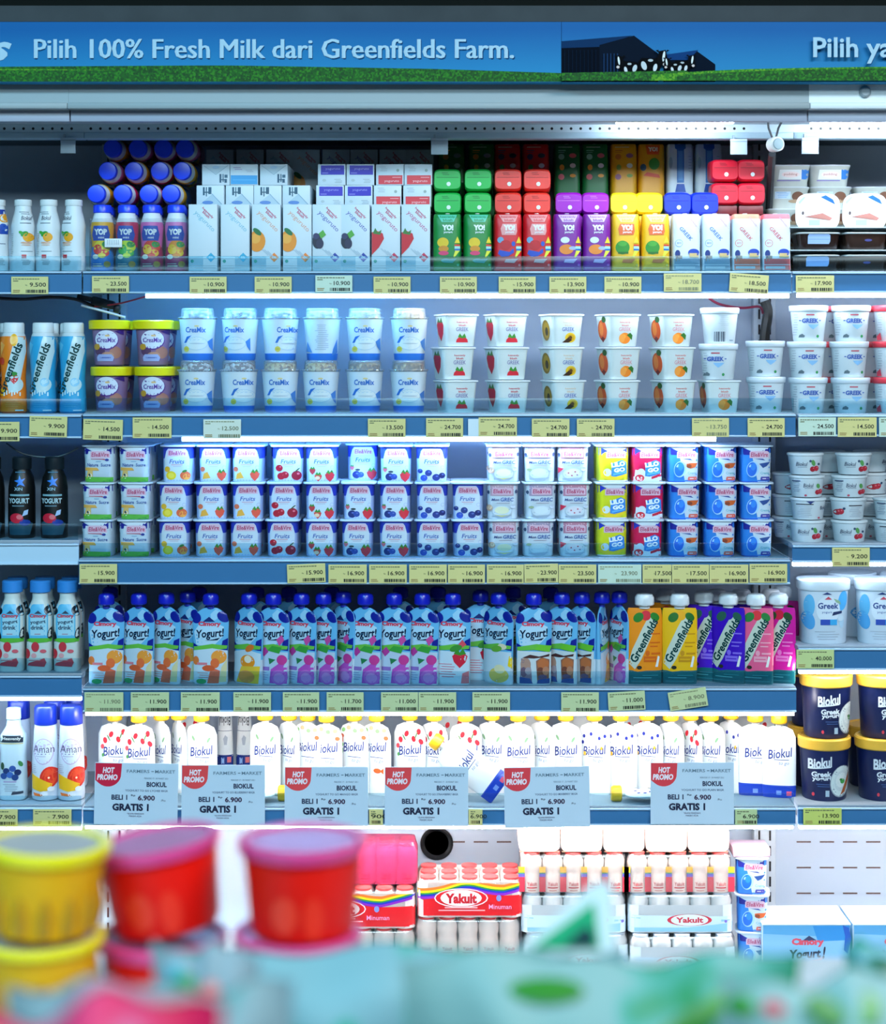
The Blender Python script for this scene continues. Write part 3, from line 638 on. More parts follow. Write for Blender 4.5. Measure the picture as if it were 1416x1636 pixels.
def clipx(it, a, b):
    if it[0] == 'p': return ('p', [(max(a, min(b, x)), y) for x, y in it[1]], it[2])
    if it[0] == 'e':
        _, cx, cy, rx, ry, c, rot = it; ca, sa = math.cos(R_(rot)), math.sin(R_(rot))
        return P([(max(a, min(b, cx+rx*math.cos(t*.3142)*ca-ry*math.sin(t*.3142)*sa)), cy+rx*math.cos(t*.3142)*sa+ry*math.sin(t*.3142)*ca) for t in range(20)], c)
    return it
def lying(kind, w_=45, h_=34, d_=107):
    m = MB().box(-w_/2*S, w_/2*S, 0, d_*S, 0, h_*S, M('#d3dee6', .45), bev=.0008); L = -w_/2
    if kind == 'fold': its = [P([(L+2, h_-3), (-L-2, h_-3), (0, h_*.55)], '#c0d0da'), P([(L+2, h_-2), (L+3.4, h_-2), (1, h_*.5), (-.4, h_*.5)], '#9cb4c4'), P([(-L-2, h_-2), (-L-3.4, h_-2), (-1, h_*.5), (.4, h_*.5)], '#9cb4c4'), R(6, 4, 9, 18, '#28506c'), R(11, 5, 12.6, 18, '#28506c'), R(14, 4, 18, 10, '#28506c'), R(14, 12, 19, 17, '#3a6078'), R(6, 8, 18, 9.5, '#28506c'), E(0, h_-5, 6, 2.4, '#a8c4dc')]
    elif kind == 'foldflip': its = [P([(L+4, 2), (-L-4, 2), (4, h_*.6)], '#b4c8d4'), P([(2, h_*.6), (3.4, h_*.6), (20, 3), (18, 3)], '#8ca8bc'), R(-12, 18, -9, h_-3, '#2c546c'), R(-7, 16, -5.4, h_-3, '#2c546c'), R(-3, 20, 2, h_-3, '#2c546c'), R(-12, 22, 2, 23.6, '#2c546c'), E(-4, 6, 9, 3, '#5c84c4')]
    elif kind == 'bluelabel': its = [R(L+1, 1.5, -L-1, 16, '#3098d4'), R(L+4, 8, -L-4, 9, '#5cb4e4')] + lines(-18, -2, 28, 2, '#a07cb4', 3) + lines(2, 16, 24, 2, '#b4bccc')
    elif kind == 'purple': its = [R(L+5, h_-17, -L-2, h_-2, '#3420b4'), T('yoguruto', 2, h_-8, 24, 4, '#9c94dc', .01), R(L+7, h_-15, L+17, h_-13.6, '#8c84d4')] + lines(4, 18, 9, 3, '#a8b4bc', 2.6) + [E(-12, 8, 3, 2, '#b4c0c4')]
    else: its = [R(L+4, 1.5, -L-2, 16, '#e03440'), T('yoguruto', 3, 6, 24, 4.4, '#f6b8bc', .01), R(4, 12, 18, 13.2, '#f0a0a4')] + lines(-17, -3, 29, 3, '#b4bcc4', 3) + [E(13, 24, 2.4, 2.4, '#a0b0a8')]
    return m.art(its, flat(0), curved=False)
CK = {k: Kind('fruit_carton', 'carton', [(None, carton(k))]) for k in ('blue', 'orange', 'berry', 'straw')}
LK = {k: Kind('fruit_carton', 'carton', [(None, lying(k))]) for k in ('fold', 'foldflip', 'bluelabel', 'purple', 'red')}
cols = [(327.5, 'blue'), (377.5, 'blue'), (427.5, 'orange'), (476, 'orange'), (523.5, 'berry'), (569.5, 'berry'), (617, 'straw'), (665, 'straw')]
FN = {'blue': 'plain white carton with a light blue diamond', 'orange': 'white carton with an orange fruit', 'berry': 'white carton with a dark blackberry', 'straw': 'white carton with a big strawberry'}
NX = ['nearest the blue-capped bottles', 'beside the first orange-fruit carton', 'beside the blue-diamond cartons', 'beside the blackberry cartons', 'beside the orange-fruit cartons', 'beside the strawberry cartons', 'beside the blackberry cartons', 'beside the green packs']
yf = .028; yb2 = yf + 43*S; yb3 = .232
for i, (px, k) in enumerate(cols):
    CK[k].put(X(px, yf), yf, z1, '%s in front, %s' % (FN[k], NX[i]), 'fruit cartons in the front row', (0, 0, ((i*53) % 5)-2))
    CK[k].put(X(px, yb2), yb2, z1, '%s hidden behind the front row' % FN[k], 'hidden fruit cartons')
    CK[k].put(X(px, yb3), yb3, z1, '%s hidden deep behind the front row' % FN[k], 'deep hidden fruit cartons')
rowA = [(336, 'foldflip'), (383, 'foldflip'), (428, 'foldflip'), (473.5, 'foldflip'), (527.5, 'purple'), (573, 'purple'), (619.5, 'red'), (666.5, 'red')]
rowB = [(345, 'fold'), (390, 'bluelabel'), (437.5, 'fold'), None, (530, 'purple'), (576, 'purple'), (623, 'red'), (668.5, 'red')]
LN = {'fold': 'white carton lying end-on with folded flap', 'foldflip': 'white carton lying end-on with upside-down flap', 'bluelabel': 'white carton lying end-on with a blue band', 'purple': 'white carton lying end-on with a purple label', 'red': 'white carton lying end-on with a red label'}
FC = ['first blue-diamond carton', 'second blue-diamond carton', 'first orange-fruit carton', 'second orange-fruit carton', 'first blackberry carton', 'second blackberry carton', 'first strawberry carton', 'second strawberry carton']
for lv, row in ((0, rowA), (1, rowB)):
    for i, it in enumerate(row):
        if not it: continue
        LK[it[1]].put(X(it[0], .056), .056, z1+(107.3+lv*34.3)*S, '%s, %s layer above the %s' % (LN[it[1]], ('lower', 'upper')[lv], FC[i]), 'cartons lying on their sides', (0, 0, ((i*31+lv*17) % 7)-3))
backs = [(348, 'blue'), (397, 'blue'), (447, 'blue'), (491, 'orange'), (541, 'berry'), (588, 'berry'), (635, 'straw'), (680, 'straw')]
for i, (px, k) in enumerate(backs):
    CK[k].put(X(354+(px-348)*.955, yb3), yb3, z1+107.2*S, '%s high in the dim back row behind the %s' % (FN[k].replace('plain white carton with a light blue diamond', 'blue-diamond carton').replace('white carton', 'carton'), FC[i]), 'cartons in the dim back row', (0, 0, ((i*29) % 5)-2))
# --- bright packs with rounded edges
def brick(c, art, h_=92, top=None, cap='#e8ecec'):
    s = ps([(0, 21.5, 18, 7), (1.5, 22.6, 19, 7), (10, 22.6, 19, 5), (70, 22.6, 19, 4), (84, 22.2, 17.5, 5), (h_-2, 21.5, 15, 6), (h_, 20.5, 13.5, 6)])
    m = MB().loft(s, [c]*4+[top or c]*2, 36, mcap=M(top or c)); m.art([E(7, h_-1, 1, 1, cap)] if False else art, surf(s)); 
    m.loft([(h_*S, 4*S, 4*S, 2), ((h_+2)*S, 3.6*S, 3.6*S, 2)], cap, 14, mat=Matrix.Translation((0, .004, 0)))
    return m
def yo(c, logo, fig, ribbon):
    a = [P([(-15, 90.5), (16, 90.5), (11, 79), (-8, 79)], ribbon[0]), T('heavenly', 1, 87, 24, 4, c, .02), T('blush', 1.5, 82, 15, 4, c, .02)]
    if logo: a.append(P([(-10, 58), (12, 58), (14, 64), (13, 76), (-9, 76), (-12, 68)], logo))
    a += [T('YO!', 1.5, 70, 18, 9.5, '#e8f0f4', .07), T('yogurt', 2, 62, 14, 4, '#e8f0f4', .03)] + fig
    a += [P([(12, 45), (16.5, 56), (20.5, 45)], '#ecd43c'), R(12, 40, 20.5, 43, '#d84838'), R(12, 36, 20.5, 40, '#a8dcd0'), R(12, 33, 20.5, 36, '#3070b8'), P([(12, 22), (20, 33), (13, 33), (10, 23)], '#e0e03c')]
    a += [P([(-6, 14), (9, 13), (15, 20), (-4, 19)], ribbon[1]), R(-19, 5, 10, 5.8, ribbon[2]), E(17, 10, 2, 2, ribbon[2])]
    return brick(c, a)
YG = Kind('snack_pack', 'drink pack', [(None, yo('#0f8434', None, [E(-6, 46, 9, 8, '#e8c21c'), E(-5, 36, 8, 5, '#d88c1c'), E(-5, 29, 8, 3.6, '#d83c6c'), E(-1, 17, 8, 3, '#30b0a4')], ('#58c8a8', '#2ca49c', '#3cae84')))])
YR = Kind('snack_pack', 'drink pack', [(None, yo('#d81420', '#e89c9c', [E(-12, 50, 5, 5, '#6ca0c8'), E(-4, 42, 9, 8, '#c41420'), P([(-16, 28), (-14, 34), (2, 31), (8, 37), (9, 30), (0, 24), (-10, 23)], '#2048b8'), E(8, 44, 3, 4, '#2850b8')], ('#ee9c9c', '#e8b4b4', '#ec8c8c')))])
YP = Kind('snack_pack', 'drink pack', [(None, yo('#7c1490', None, [E(-4, 50, 7, 5, '#d8e0f0'), E(-2, 35, 11, 8, '#e8862c'), E(8, 37, 6, 3, '#a8b4d0')], ('#d8b8e8', '#d0b4e0', '#b070c4')))])
YY = Kind('snack_pack', 'drink pack', [(None, yo('#ecb414', '#e0642c', [E(-5, 38, 11, 11, '#2f8a24'), E(-5, 44, 7, 4, '#48a030'), R(-12, 28, 4, 31, '#1f6418')], ('#f4dc8c', '#e07838', '#f0d060')))])
def flatpack(c, w_=44, h_=37, l_=92, c2=None):
    sx = [(0, w_/2-1, h_/2-4, 5), (3, w_/2, h_/2-1.5, 5), (12, w_/2, h_/2, 5), (l_-2, w_/2, h_/2, 6), (l_, w_/2-1, h_/2-1, 6)]
    mt = Matrix.Translation((0, 0, h_/2*S)) @ Matrix.Rotation(R_(-90), 4, 'X')
    m = MB().loft(ps(sx), M(c, .35), 36, mat=mt)
    f = lambda u, v, o: (u, -o, v)
    its = [E(2, h_*.32, 3.4, 3.4, '#e6ecec'), R(-w_/2+4, h_*.60, w_/2-4, h_*.60+.9, c2 or '#ffffff'), R(-8, h_*.72, 3, h_*.72+1, c2 or '#333333'), R(-9, h_*.79, 1, h_*.79+1, c2 or '#333333')]
    return m.art(its, f, curved=False, off=.0004)
def fp(c, c2, l=92): return Kind('snack_pack', 'drink pack', [(None, flatpack(c, l_=l, c2=c2))])
FG, FR, FP_, FY, FB, FX = fp('#22b84c', '#148438'), fp('#ee3c30', '#b4201c'), fp('#a010b4', '#d478dc'), fp('#f0dc14', '#c8b010'), fp('#1430d0', '#0c1c90'), fp('#d01430', '#8c0c20', 40)
def greekpack(c, c2, top):
    a = [T('heavenly', 9, 79, 18, 4, '#c890a8', .01, 0, -52), T('blush yogurt', 12, 76, 22, 3, '#d0a0b4', .01, 0, -52), T('GREEK', -2, 60, 27, 6, c, .01, 0, -48), E(-13, 45, 6, 6, c2), E(-13, 45, 5.2, 5.2, '#d3dee6'), T('zero', -13, 45, 7, 3, c, .0),
         E(-15, 28, 4, 6, '#1c3078'), E(10, 30, 9, 6, '#1c44b0'), R(2, 24, 20, 30, '#d3dee6') if False else R(3, 22, 18, 29, '#d0b478'), R(-18, 16, -8, 25, '#8c8478'), R(-20, 2, 20, 20, c2 if top != '#d3dee6' else '#7c94a8'), R(-20, 10, 20, 11, '#c8d0d8'), R(-18, 4, 12, 8, '#a8b8c4')]
    return brick('#d3dee6', a, 92, top)
GB = Kind('snack_pack', 'drink pack', [(None, greekpack('#2c5cb4', '#88a8c8', '#d3dee6'))])
GO = Kind('snack_pack', 'drink pack', [(None, greekpack('#c83c44', '#d86c54', '#f0a080'))])
GR_ = Kind('snack_pack', 'drink pack', [(None, greekpack('#c8303c', '#d05c5c', '#e8707c'))])
def backpack(c, pts): return Kind('snack_pack', 'drink pack', [(None, brick(c, pts))])
bkart = lambda a, b, c: [E(-10, 70, 5, 5, a), E(9, 72, 6, 4, b), E(-9, 52, 4, 5, c), E(9, 55, 5, 4, '#d8dce0'), R(-15, 80, -3, 81.5, a), R(-15, 77, -5, 78, a), E(-10, 36, 5, 5, b), E(9, 38, 5, 3, c), R(-15, 86, 8, 87, '#c8d8c8')]
BG = backpack('#0c6c2c', bkart('#d88c2c', '#8c94a0', '#e0b82c')); BR = backpack('#c01c24', bkart('#3c3c64', '#2c3048', '#3c8c4c'))
BDG = backpack('#0a6430', bkart('#78b8a0', '#c8686c', '#e0a02c')); BY = backpack('#d89c10', bkart('#b86c1c', '#8c5c7c', '#7ca03c'))
BYL = backpack('#e09c10', [P([(-8, 74), (12, 74), (14, 90), (-10, 90)], '#e0581c'), T('YO!', 2, 83, 16, 8, '#f0e8dc', .06), E(4, 58, 9, 10, '#3c8c2c'), E(-14, 52, 5, 6, '#38587c'), P([(-14, 38), (14, 34), (12, 40), (-8, 44)], '#d8542c')])
BW = backpack('#c8d8e4', [R(-6, 26, 6, 86, '#3a7cc4'), R(-9, 84, 9, 92, '#2c68b8'), E(0, 86, 9, 5, '#2460b4'), R(-4, 30, 4, 80, '#5c9cd8'), P([(-9, 10), (9, 10), (6, 24), (-6, 24)], '#1c50b0'), R(-20, 2, 20, 6, '#2c58b0'), E(-16, 60, 3, 10, '#a0b8cc')] + lines(12, 19, 70, 6, '#8ca4b8', 5))
fr = [(715, YG, 'green pack with yellow and pink print'), (763, YG, 'green pack with yellow and pink print'), (811, YR, 'red pack with a blue streak'), (858, YR, 'red pack with a blue streak'), (906, YP, 'purple pack with an orange patch'), (953, YP, 'purple pack with an orange patch'), (999, YY, 'yellow pack with a round green patch'), (1047, YY, 'yellow pack with a round green patch'),
      (1095, GB, 'white pack with blue slanted lettering'), (1143, GB, 'white pack with blue slanted lettering'), (1191, GO, 'white pack with red lettering and orange top'), (1239, GR_, 'white pack with red lettering and red top')]
nb = ['beside the strawberry cartons', 'beside the red packs', 'beside the green packs', 'beside the purple packs', 'beside the red packs', 'beside the yellow packs', 'beside the purple packs', 'beside the white packs', 'beside the yellow packs', 'beside the orange-topped white pack', '', '']
yk = .030
for i, (px, k, lab) in enumerate(fr):
    k.put(X(px, yk), yk, z1, (lab + ' in front, ' + nb[i]).strip(' ,'), 'bright packs in the front row', (0, 0, ((i*41) % 7)-3))
SUP = Kind('snack_pack', 'drink pack', [(None, brick('#2c8c4c', []))])
def sup(px, c, y, z, sc__=1): return c.put(X(px, y), y, z, 'bright pack hidden behind the front row of packs', 'hidden bright packs')
fl = [(715, 764, FG, 2, 'green'), (812, 858.5, FR, 2, 'red'), (909, 952, FP_, 1, 'purple'), (997, 1038, FY, 1, 'yellow'), (1083, 1127, FB, 1, 'deep blue')]
sk = {'green': YG, 'red': YR, 'purple': YP, 'yellow': YY, 'deep blue': GB}
for a, b, k, n, nm in fl:
    for e, px in enumerate((a, b)):
        sup(px, sk[nm], yk+41*S, z1)
        for lv in range(n):
            k.put(X(px, .062), .062, z1+(94.2+lv*38)*S, '%s pack lying end-on with a white dot, %s of its pair%s' % (nm, ('first', 'second')[e], (' in the lower layer', ' in the upper layer')[lv] if n > 1 else ''), nm+' packs lying on their sides', (0, 0, ((lv*3+e*5) % 7)-3))
for px, nm in ((1159, 0), (1201, 1)):
    sup(px, GR_, yk+40*S, z1); 
    for lv in range(2):
        z0 = z1 + (110+lv*38.2)*S
        FX.put(X(px+lv*0, .066), .066, z0, 'dark red pack lying end-on with a white dot, %s layer, %s' % (('lower', 'upper')[lv], ('beside the blue-striped packs', 'beside the dark pipe')[nm]), 'dark red packs lying on their sides', (0, 0, lv*3-nm*2))
    MB().box(-20*S, 20*S, .0, .04, 0, 15*S, '#6c2428', bev=.002).obj('pack_tray', props(empty('pack_tray', (X(px, .066), .070, z1+94.4*S)), 'low dark red tray under the dark red packs %s' % ('beside the blue-striped packs', 'beside the dark pipe')[nm], 'tray', 'trays under the red packs'))
yk3 = .226
for px, k, lab in [(722, BG, 'dark green pack, first of the pair over the bright green ones'), (770, BG, 'dark green pack, second of the pair over the bright green ones'), (811, BR, 'dark red pack, first of the pair over the bright red ones'), (857, BR, 'dark red pack, second of the pair over the bright red ones'),
                   (907, BDG, 'bottle-green pack with fruit rows, over the purple packs'), (952, BDG, 'bottle-green pack with a white edge glint, nearest the amber packs'), (998, BY, 'amber pack with small fruit rows'), (1042, BYL, 'amber pack with an orange logo patch'), (1088, BW, 'white pack with a blue upright stripe, next to the amber packs'), (1134, BW, 'white pack with a blue upright stripe, next to the dark red packs')]:
    xx = X(px, .2)
    sup(0, YG, yk3, z1).location.x = xx
    s2 = sup(0, FG, yk3-46*S, z1+94.2*S); s2.location.x = xx
    k.put(xx, yk3, z1+(94.2+37.2)*S, lab + ', in back', 'packs standing in the back row', (0, 0, 0))
# --- clear trays of pudding
zr = SH['1R']
def tray(c, film, h_=30, w_=70, art=()):
    s = ps([(0, w_/2-5, 24, 6), (2, w_/2-3, 26, 5), (h_-6, w_/2, 29, 5), (h_-5, w_/2, 29, 5)])
    rim = ps([(h_-6, w_/2+1, 30.5, 5), (h_-4.6, w_/2+2, 31, 5), (h_-3.4, w_/2+1, 30, 5)])
    return Kind('pudding_tray', 'tray', [('tub', MB().loft(s, M(c, .25), 36).art(list(art), surf(s))), ('rim', MB().loft(rim, M('#b4bcbc', .2), 36))])
PT = tray('#2a1a16', '', art=[P([(-19, 8), (15, 8), (17, 12), (17, 22), (14, 24), (-17, 24), (-19, 21)], '#9cb8e8'), R(-18, 15, 16, 16, '#7c9cd8')])
PT2 = tray('#38241c', '', art=[E(2, 14, 6, 2, '#4c4c8c')])
for tier, zt in ((0, 0), (1, 35)):
    for k, px, nm in ((PT, 1303, 'with a pale blue label'), (PT2, 1378, 'with a small blue mark'), (PT, 1455, 'mostly out of the frame')):
        k.put(X(px, .045), .045, zr+zt*S + (0 if tier == 0 else 1*S), '%s brown pudding tray %s' % (('lower', 'upper')[tier], nm), 'brown pudding trays', (0, 0, 3 if tier else -2))
    y_ = .04
    if tier == 0: pass
for zt, lab in ((33.0, 'lower thin clear divider sheet between the pudding trays'), (69.5, 'upper thin clear divider sheet carrying the foil-topped tubs')):
    o = MB().box(X(1264), X(1760), .012, .25, 0, 1.6*S, M('#c4d0d8', .2), bev=.0003).obj('divider_sheet'); o.location.z = zr+zt*S; props(o, lab, 'divider')
def foilpack():
    mt = Matrix.Rotation(R_(90+8), 4, 'X')
    s = ps([(0, 31, 26, 4), (20, 34, 28, 4), (24, 36, 30, 3.6), (26, 36, 30, 3.6)])
    m = MB().loft(s, [M('#a8a49c', .3), M('#e8ecee', .3), M('#e8ecee', .3)], 40, mat=Matrix.Translation((0, .03, 30*S)) @ mt)
    f = lambda u, v, o: (Matrix.Translation((0, .03, 30*S)) @ mt @ Vector((u, v, 26*S+o)))[:]
    m.art([P([(4, 24), (20, 22), (28, 12), (24, 20), (12, 27)], '#2864b8'), E(-24, -2, 2, 3, '#5c4c4c'), P([(-22, -8), (6, -6), (20, -14), (24, -10), (8, -2), (-4, -6)], '#b8786c'), R(-14, -22, 4, -13, '#a4c8e0'), P([(-30, 12), (-20, 24), (-24, 24), (-32, 16)], '#a8c4d4')], f, curved=False, off=.0005)
    return m
FOIL = Kind('pudding_tub', 'tub', [(None, foilpack())])
for px, nm in ((1307, 'next to the red-topped white pack'), (1382, 'at the frame edge'), (1458, 'out of the frame')):
    FOIL.put(X(px, .05), .05, zr+71.5*S, 'glaring white foil-topped tub standing on edge, %s' % nm, 'foil-topped tubs')
def clearpack(lbl):
    s = ps([(0, 30, 24, 4), (30, 34, 27, 4), (34, 36, 30, 4), (36, 36, 30, 4)])
    m = MB().loft(s, [M('#b4b8b0', .2, noise=.12, scale=40)]*2+[M('#c4ccd0', .2)], 36)
    return m.art(lbl, surf(s))
CP1 = Kind('pudding_tub', 'tub', [(None, clearpack([R(-24, 16, 2, 28, '#b4c8d8'), E(14, 20, 10, 8, '#6c4430'), E(10, 12, 12, 3, '#a08468')] + lines(-22, 0, 26, 4, '#7ca4cc', 2.6)))])
CP2 = Kind('pudding_tub', 'tub', [(None, clearpack([P([(-20, 12), (20, 12), (24, 20), (22, 28), (-18, 28)], '#d8dcd8'), E(0, 20, 15, 5, '#e8d4d0'), T('pudding', 0, 20, 22, 5, '#b87c74', .01), R(18, 12, 32, 28, '#2874c0'), R(-22, 9, 16, 11, '#7c74a8')]))])
for lv, (k, pxs) in enumerate([(CP1, (1268, 1340, 1412, 1484)), (CP1, (1268, 1340, 1412, 1484)), (CP1, (1268, 1340, 1412, 1484)), (CP1, (1270, 1338, 1410, 1484)), (CP2, (1272, 1336))]):
    for e, px in enumerate(pxs):
        y_ = .165
        vis = lv >= 3
        lab = ('clear pudding tub with a %s, %s' % (('white paper label', 'red-lettered white sleeve')[lv-3], ('nearest the dark pipe', 'behind the first foil-topped tub', 'behind the second foil-topped tub', 'past the frame edge')[e])) if vis else 'clear pudding tub hidden behind the foil-topped tubs'
        k.put(X(px*.985+6, y_), y_, zr+lv*36.4*S, lab, 'clear pudding tubs at the back' if vis else 'hidden clear pudding tubs')

# ================================================================== SECOND SHELF
z2 = SH['2M']; z2l = SH['2L']
GBSEC = [(0, 19, 19, 2.4), (3, 21.5, 21.5, 2.4), (30, 20.5, 20.5, 2.2), (58, 19.2, 19.2, 2), (88, 21, 21, 2), (112, 21.5, 21.5, 2), (124, 19, 19, 2), (130, 16.4, 16.4, 2)]
def gbottle(c, c1, c2, fruit):
    a = [P([(-6, 34), (8, 34), (12, 62), (20, 100), (19, 122), (4, 124), (0, 96), (-12, 60)], '#c4dce0'), E(4, 46, 12, 12, '#c4dce0'), P([(-20, 88), (-12, 110), (-19, 116)], c2)] + fruit
    a += [T('Greenfields', -4, 72, 86, 12.5, '#0c3c3c', .025, .1, 71)]
    for i in range(7): a.append(R(-14+i*4, 28+(i % 3)*2, -12+i*4, 34+(i % 2)*3, '#d8ecf0'))
    a += lines(-15, 14, 20, 4, c2, 3) + [R(4, 4, 16, 6, '#dce8ec')]
    return Kind('drink_bottle', 'bottle', [('body', mb_cup(GBSEC, [c1, c, c, c, c, c, '#d4dce0'], a, r=.3)), ('cap', mb_secs([(129, 16, 16, 2), (130, 17, 17, 2), (144, 17, 17, 2), (146, 15.5, 15.5, 2)], '#dfe6e8'))])
GO1 = gbottle('#f0821c', '#e05c1c', '#f4a444', strawb(2, 55, 7) + [E(2, 118, 6, 10, '#f4b41c'), E(-17, 84, 4, 6, '#d83c2c'), E(-16, 34, 5, 6, '#ecb41c'), E(2, 64, 5, 3, '#3c8c3c')])
GC1 = gbottle('#30a4d4', '#1c8cc8', '#58c0e4', [E(6, 50, 7, 7, '#8cc8e4'), E(5, 51, 4, 4, '#b8dcec')])
for k, px, y_, lab in [(GO1, 22, .04, 'orange drink bottle with white cap and a strawberry print'), (GC1, 69, .04, 'cyan drink bottle with white cap, beside the orange bottle'), (GC1, 117, .04, 'cyan drink bottle with white cap, beside the yellow-lidded tubs'),
                       (GO1, 16, .10, 'orange drink bottle standing behind the front one'), (GC1, 78, .10, 'cyan drink bottle behind the first cyan bottle'), (GC1, 131, .095, 'cyan drink bottle in the dark behind the last cyan bottle'), (GO1, -26, .04, 'orange drink bottle out past the frame edge')]:
    k.put(X(min(px, 113) if y_ == .095 else px, y_), y_, z2l, lab, 'white-capped drink bottles', (0, 0, 8 if px == 22 else 0))
# yellow-lidded tubs
YTS = [(0, 22, 22, 2.2), (2, 23.5, 23.5, 2.2), (58, 27.5, 27.5, 2.2), (60, 27.5, 27.5, 2.2)]
def ytub(dx):
    a = [R(-26, 6, 26, 26, '#8c5468') if False else E(dx+14, 22, 9, 10, '#b07868'), E(dx-10, 24, 8, 7, '#5c3c5c'), E(dx+2, 17, 10, 6, '#c08c74'), E(dx, 42, 19, 16, '#5c2c84'), E(dx, 43, 18, 15, '#d8dcec'), T('CreaMix', dx, 42, 29, 8, '#5c2c94', .02, .05), E(dx+2, 49, 4, 1.6, '#e0b87c'), E(dx-15, 31, 5, 5, '#c89434'),
         P([(dx-14, 8), (dx+10, 8), (dx+12, 14), (dx+8, 19), (dx-12, 19), (dx-15, 14)], '#9ca8d8'), R(dx-10, 12.5, dx+7, 14.5, '#5c6cb0'), P([(dx+12, 56), (dx+26, 59), (dx+26, 50)], '#3c1c6c')]
    return mb_cup(YTS, ['#2c2058', '#8c6f98', '#482c70'], a)
YTK = [Kind('dessert_tub', 'tub', [('cup', ytub(dx)), ('lid', mb_secs([(59, 31, 31, 2.1), (60, 33, 33, 2.1), (72, 33.5, 33.5, 2.1), (74, 32, 32, 2.1), (74, 29, 29, 2.1), (72.6, 28, 28, 2.1)], M('#e4d414', .35)))]) for dx in (-2, 1)]
for px, tr, i, lab in [(178, 0, 0, 'yellow-lidded purple tub, lower one nearest the cyan bottles'), (248, 0, 1, 'yellow-lidded purple tub, lower one nearest the dome-topped cups'), (175, 1, 0, 'yellow-lidded purple tub, upper one nearest the cyan bottles'), (245, 1, 1, 'yellow-lidded purple tub, upper one nearest the dome-topped cups')]:
    YTK[i].put(X(px, .05), .05, z2+tr*75*S, lab, 'yellow-lidded tubs', (0, 0, (tr*2-1)*3))
    YTK[i].put(X(px+10, .128), .128, z2+tr*75*S, lab.replace('tub,', 'tub in the dark behind the') .replace('nearest', 'near'), 'yellow-lidded tubs behind', (0, 0, 20))
# dome-topped cups
CMS = [(0, 23.5, 23.5, 2), (2, 24.4, 24.4, 2), (11, 25.2, 25.2, 2), (64, 29.5, 29.5, 2), (66, 30, 30, 2)]
def creamcup(dx, blank_=False):
    if blank_: a = lines(-10, 12, 56, 14, '#a4b0c4', 3, 5) + [P([(-24, 14), (-14, 12), (-22, 30)], '#5c94d4'), P([(16, 8), (24, 12), (24, 34), (18, 18)], '#4c84cc')]
    else: a = [T('CreaMix', dx, 49, 32, 9, '#2464b8', .025, .05), E(dx+2, 55, 4, 1.4, '#dcc88c'), E(dx+1, 27, 18, 11, '#b4ccdc'), E(dx+1, 27, 17, 10, '#d8e0e0'), P([(dx-19, 28), (dx-14, 38), (dx-6, 40), (dx-12, 34), (dx-15, 28)], '#2c6cc0'), P([(dx+18, 30), (dx+25, 36), (dx+25, 14), (dx+20, 22)], '#4c84cc'), E(dx-15, 18, 4.5, 4.5, '#d8c858'), T('new', dx-15, 18, 5, 2.4, '#a89838', .0), E(dx+2, 27, 12, 1, '#b8c4cc')]
    return mb_cup(CMS, ['#2c74d4', '#2c74d4', '#d2dde4', '#d2dde4'], a)
DOME = CLEAR('#f2f8fa', .25, .22, .08)
TOPS = [SPECK(['#3c2430', '#d8d4d0', '#5c3444', '#e4e0dc', '#2c1c28', '#b8a8a8'], 210), SPECK(['#c89c58', '#8c5c2c', '#e0c48c', '#b07c3c', '#6c4420', '#d8b470'], 210), SPECK(['#5c3c24', '#2c1c14', '#a07c4c', '#c8a878', '#3c2c1c', '#7c5c3c'], 210)]
def domecup(dx, ti, bl=False):
    top = MB().loft(ps([(66.2, 24, 24, 2), (69, 25.4, 25.4, 2), (77, 24.6, 24.6, 2), (79.5, 21, 21, 2), (80.5, 10, 10, 2)]), TOPS[ti], 28)
    dome = MB().loft(ps([(66.1, 30.5, 30.5, 2), (68, 32.5, 32.5, 2), (69.5, 32, 32, 2), (69.6, 27.2, 27.2, 2), (82, 26.4, 26.4, 2), (84, 24.5, 24.5, 2)]), DOME, 36, cap0=False)
    return Kind('cream_cup', 'cup', [('cup', creamcup(dx, bl)), ('dome_lid', dome), ('topping', top)])
DK = {}
def dk(dx, ti, bl=False):
    key = (dx, ti, bl)
    if key not in DK: DK[key] = domecup(*key)
    return DK[key]
who = ['next to the yellow-lidded tubs', 'in the second stack from the yellow-lidded tubs', 'in the third stack from the yellow-lidded tubs', 'in the third stack from the strawberry pots', 'in the second stack from the strawberry pots', 'next to the strawberry pots']
bot = [(315, 0, 0), (382, 9, 0), (448, 0, 1), (513, -1, 1), (583, 0, 2), (653, 0, 2)]; tp = [(316, 0, 0), (384, -7, 0), (448, 13, 0), (515, 0, 1, True), (583, 0, 1), (654, 0, 1)]
for i in range(6):
    b = bot[i]; t = tp[i]
    dk(b[1], b[2]).put(X(b[0], .05), .05, z2, 'dome-topped white cup, lower one %s' % who[i], 'dome-topped cups')
    dk(t[1], t[2], len(t) > 3).put(X(t[0], .05), .05, z2+84.4*S, ('dome-topped cup showing small print, upper one %s' if len(t) > 3 else 'dome-topped white cup, upper one %s') % who[i], 'dome-topped cups')
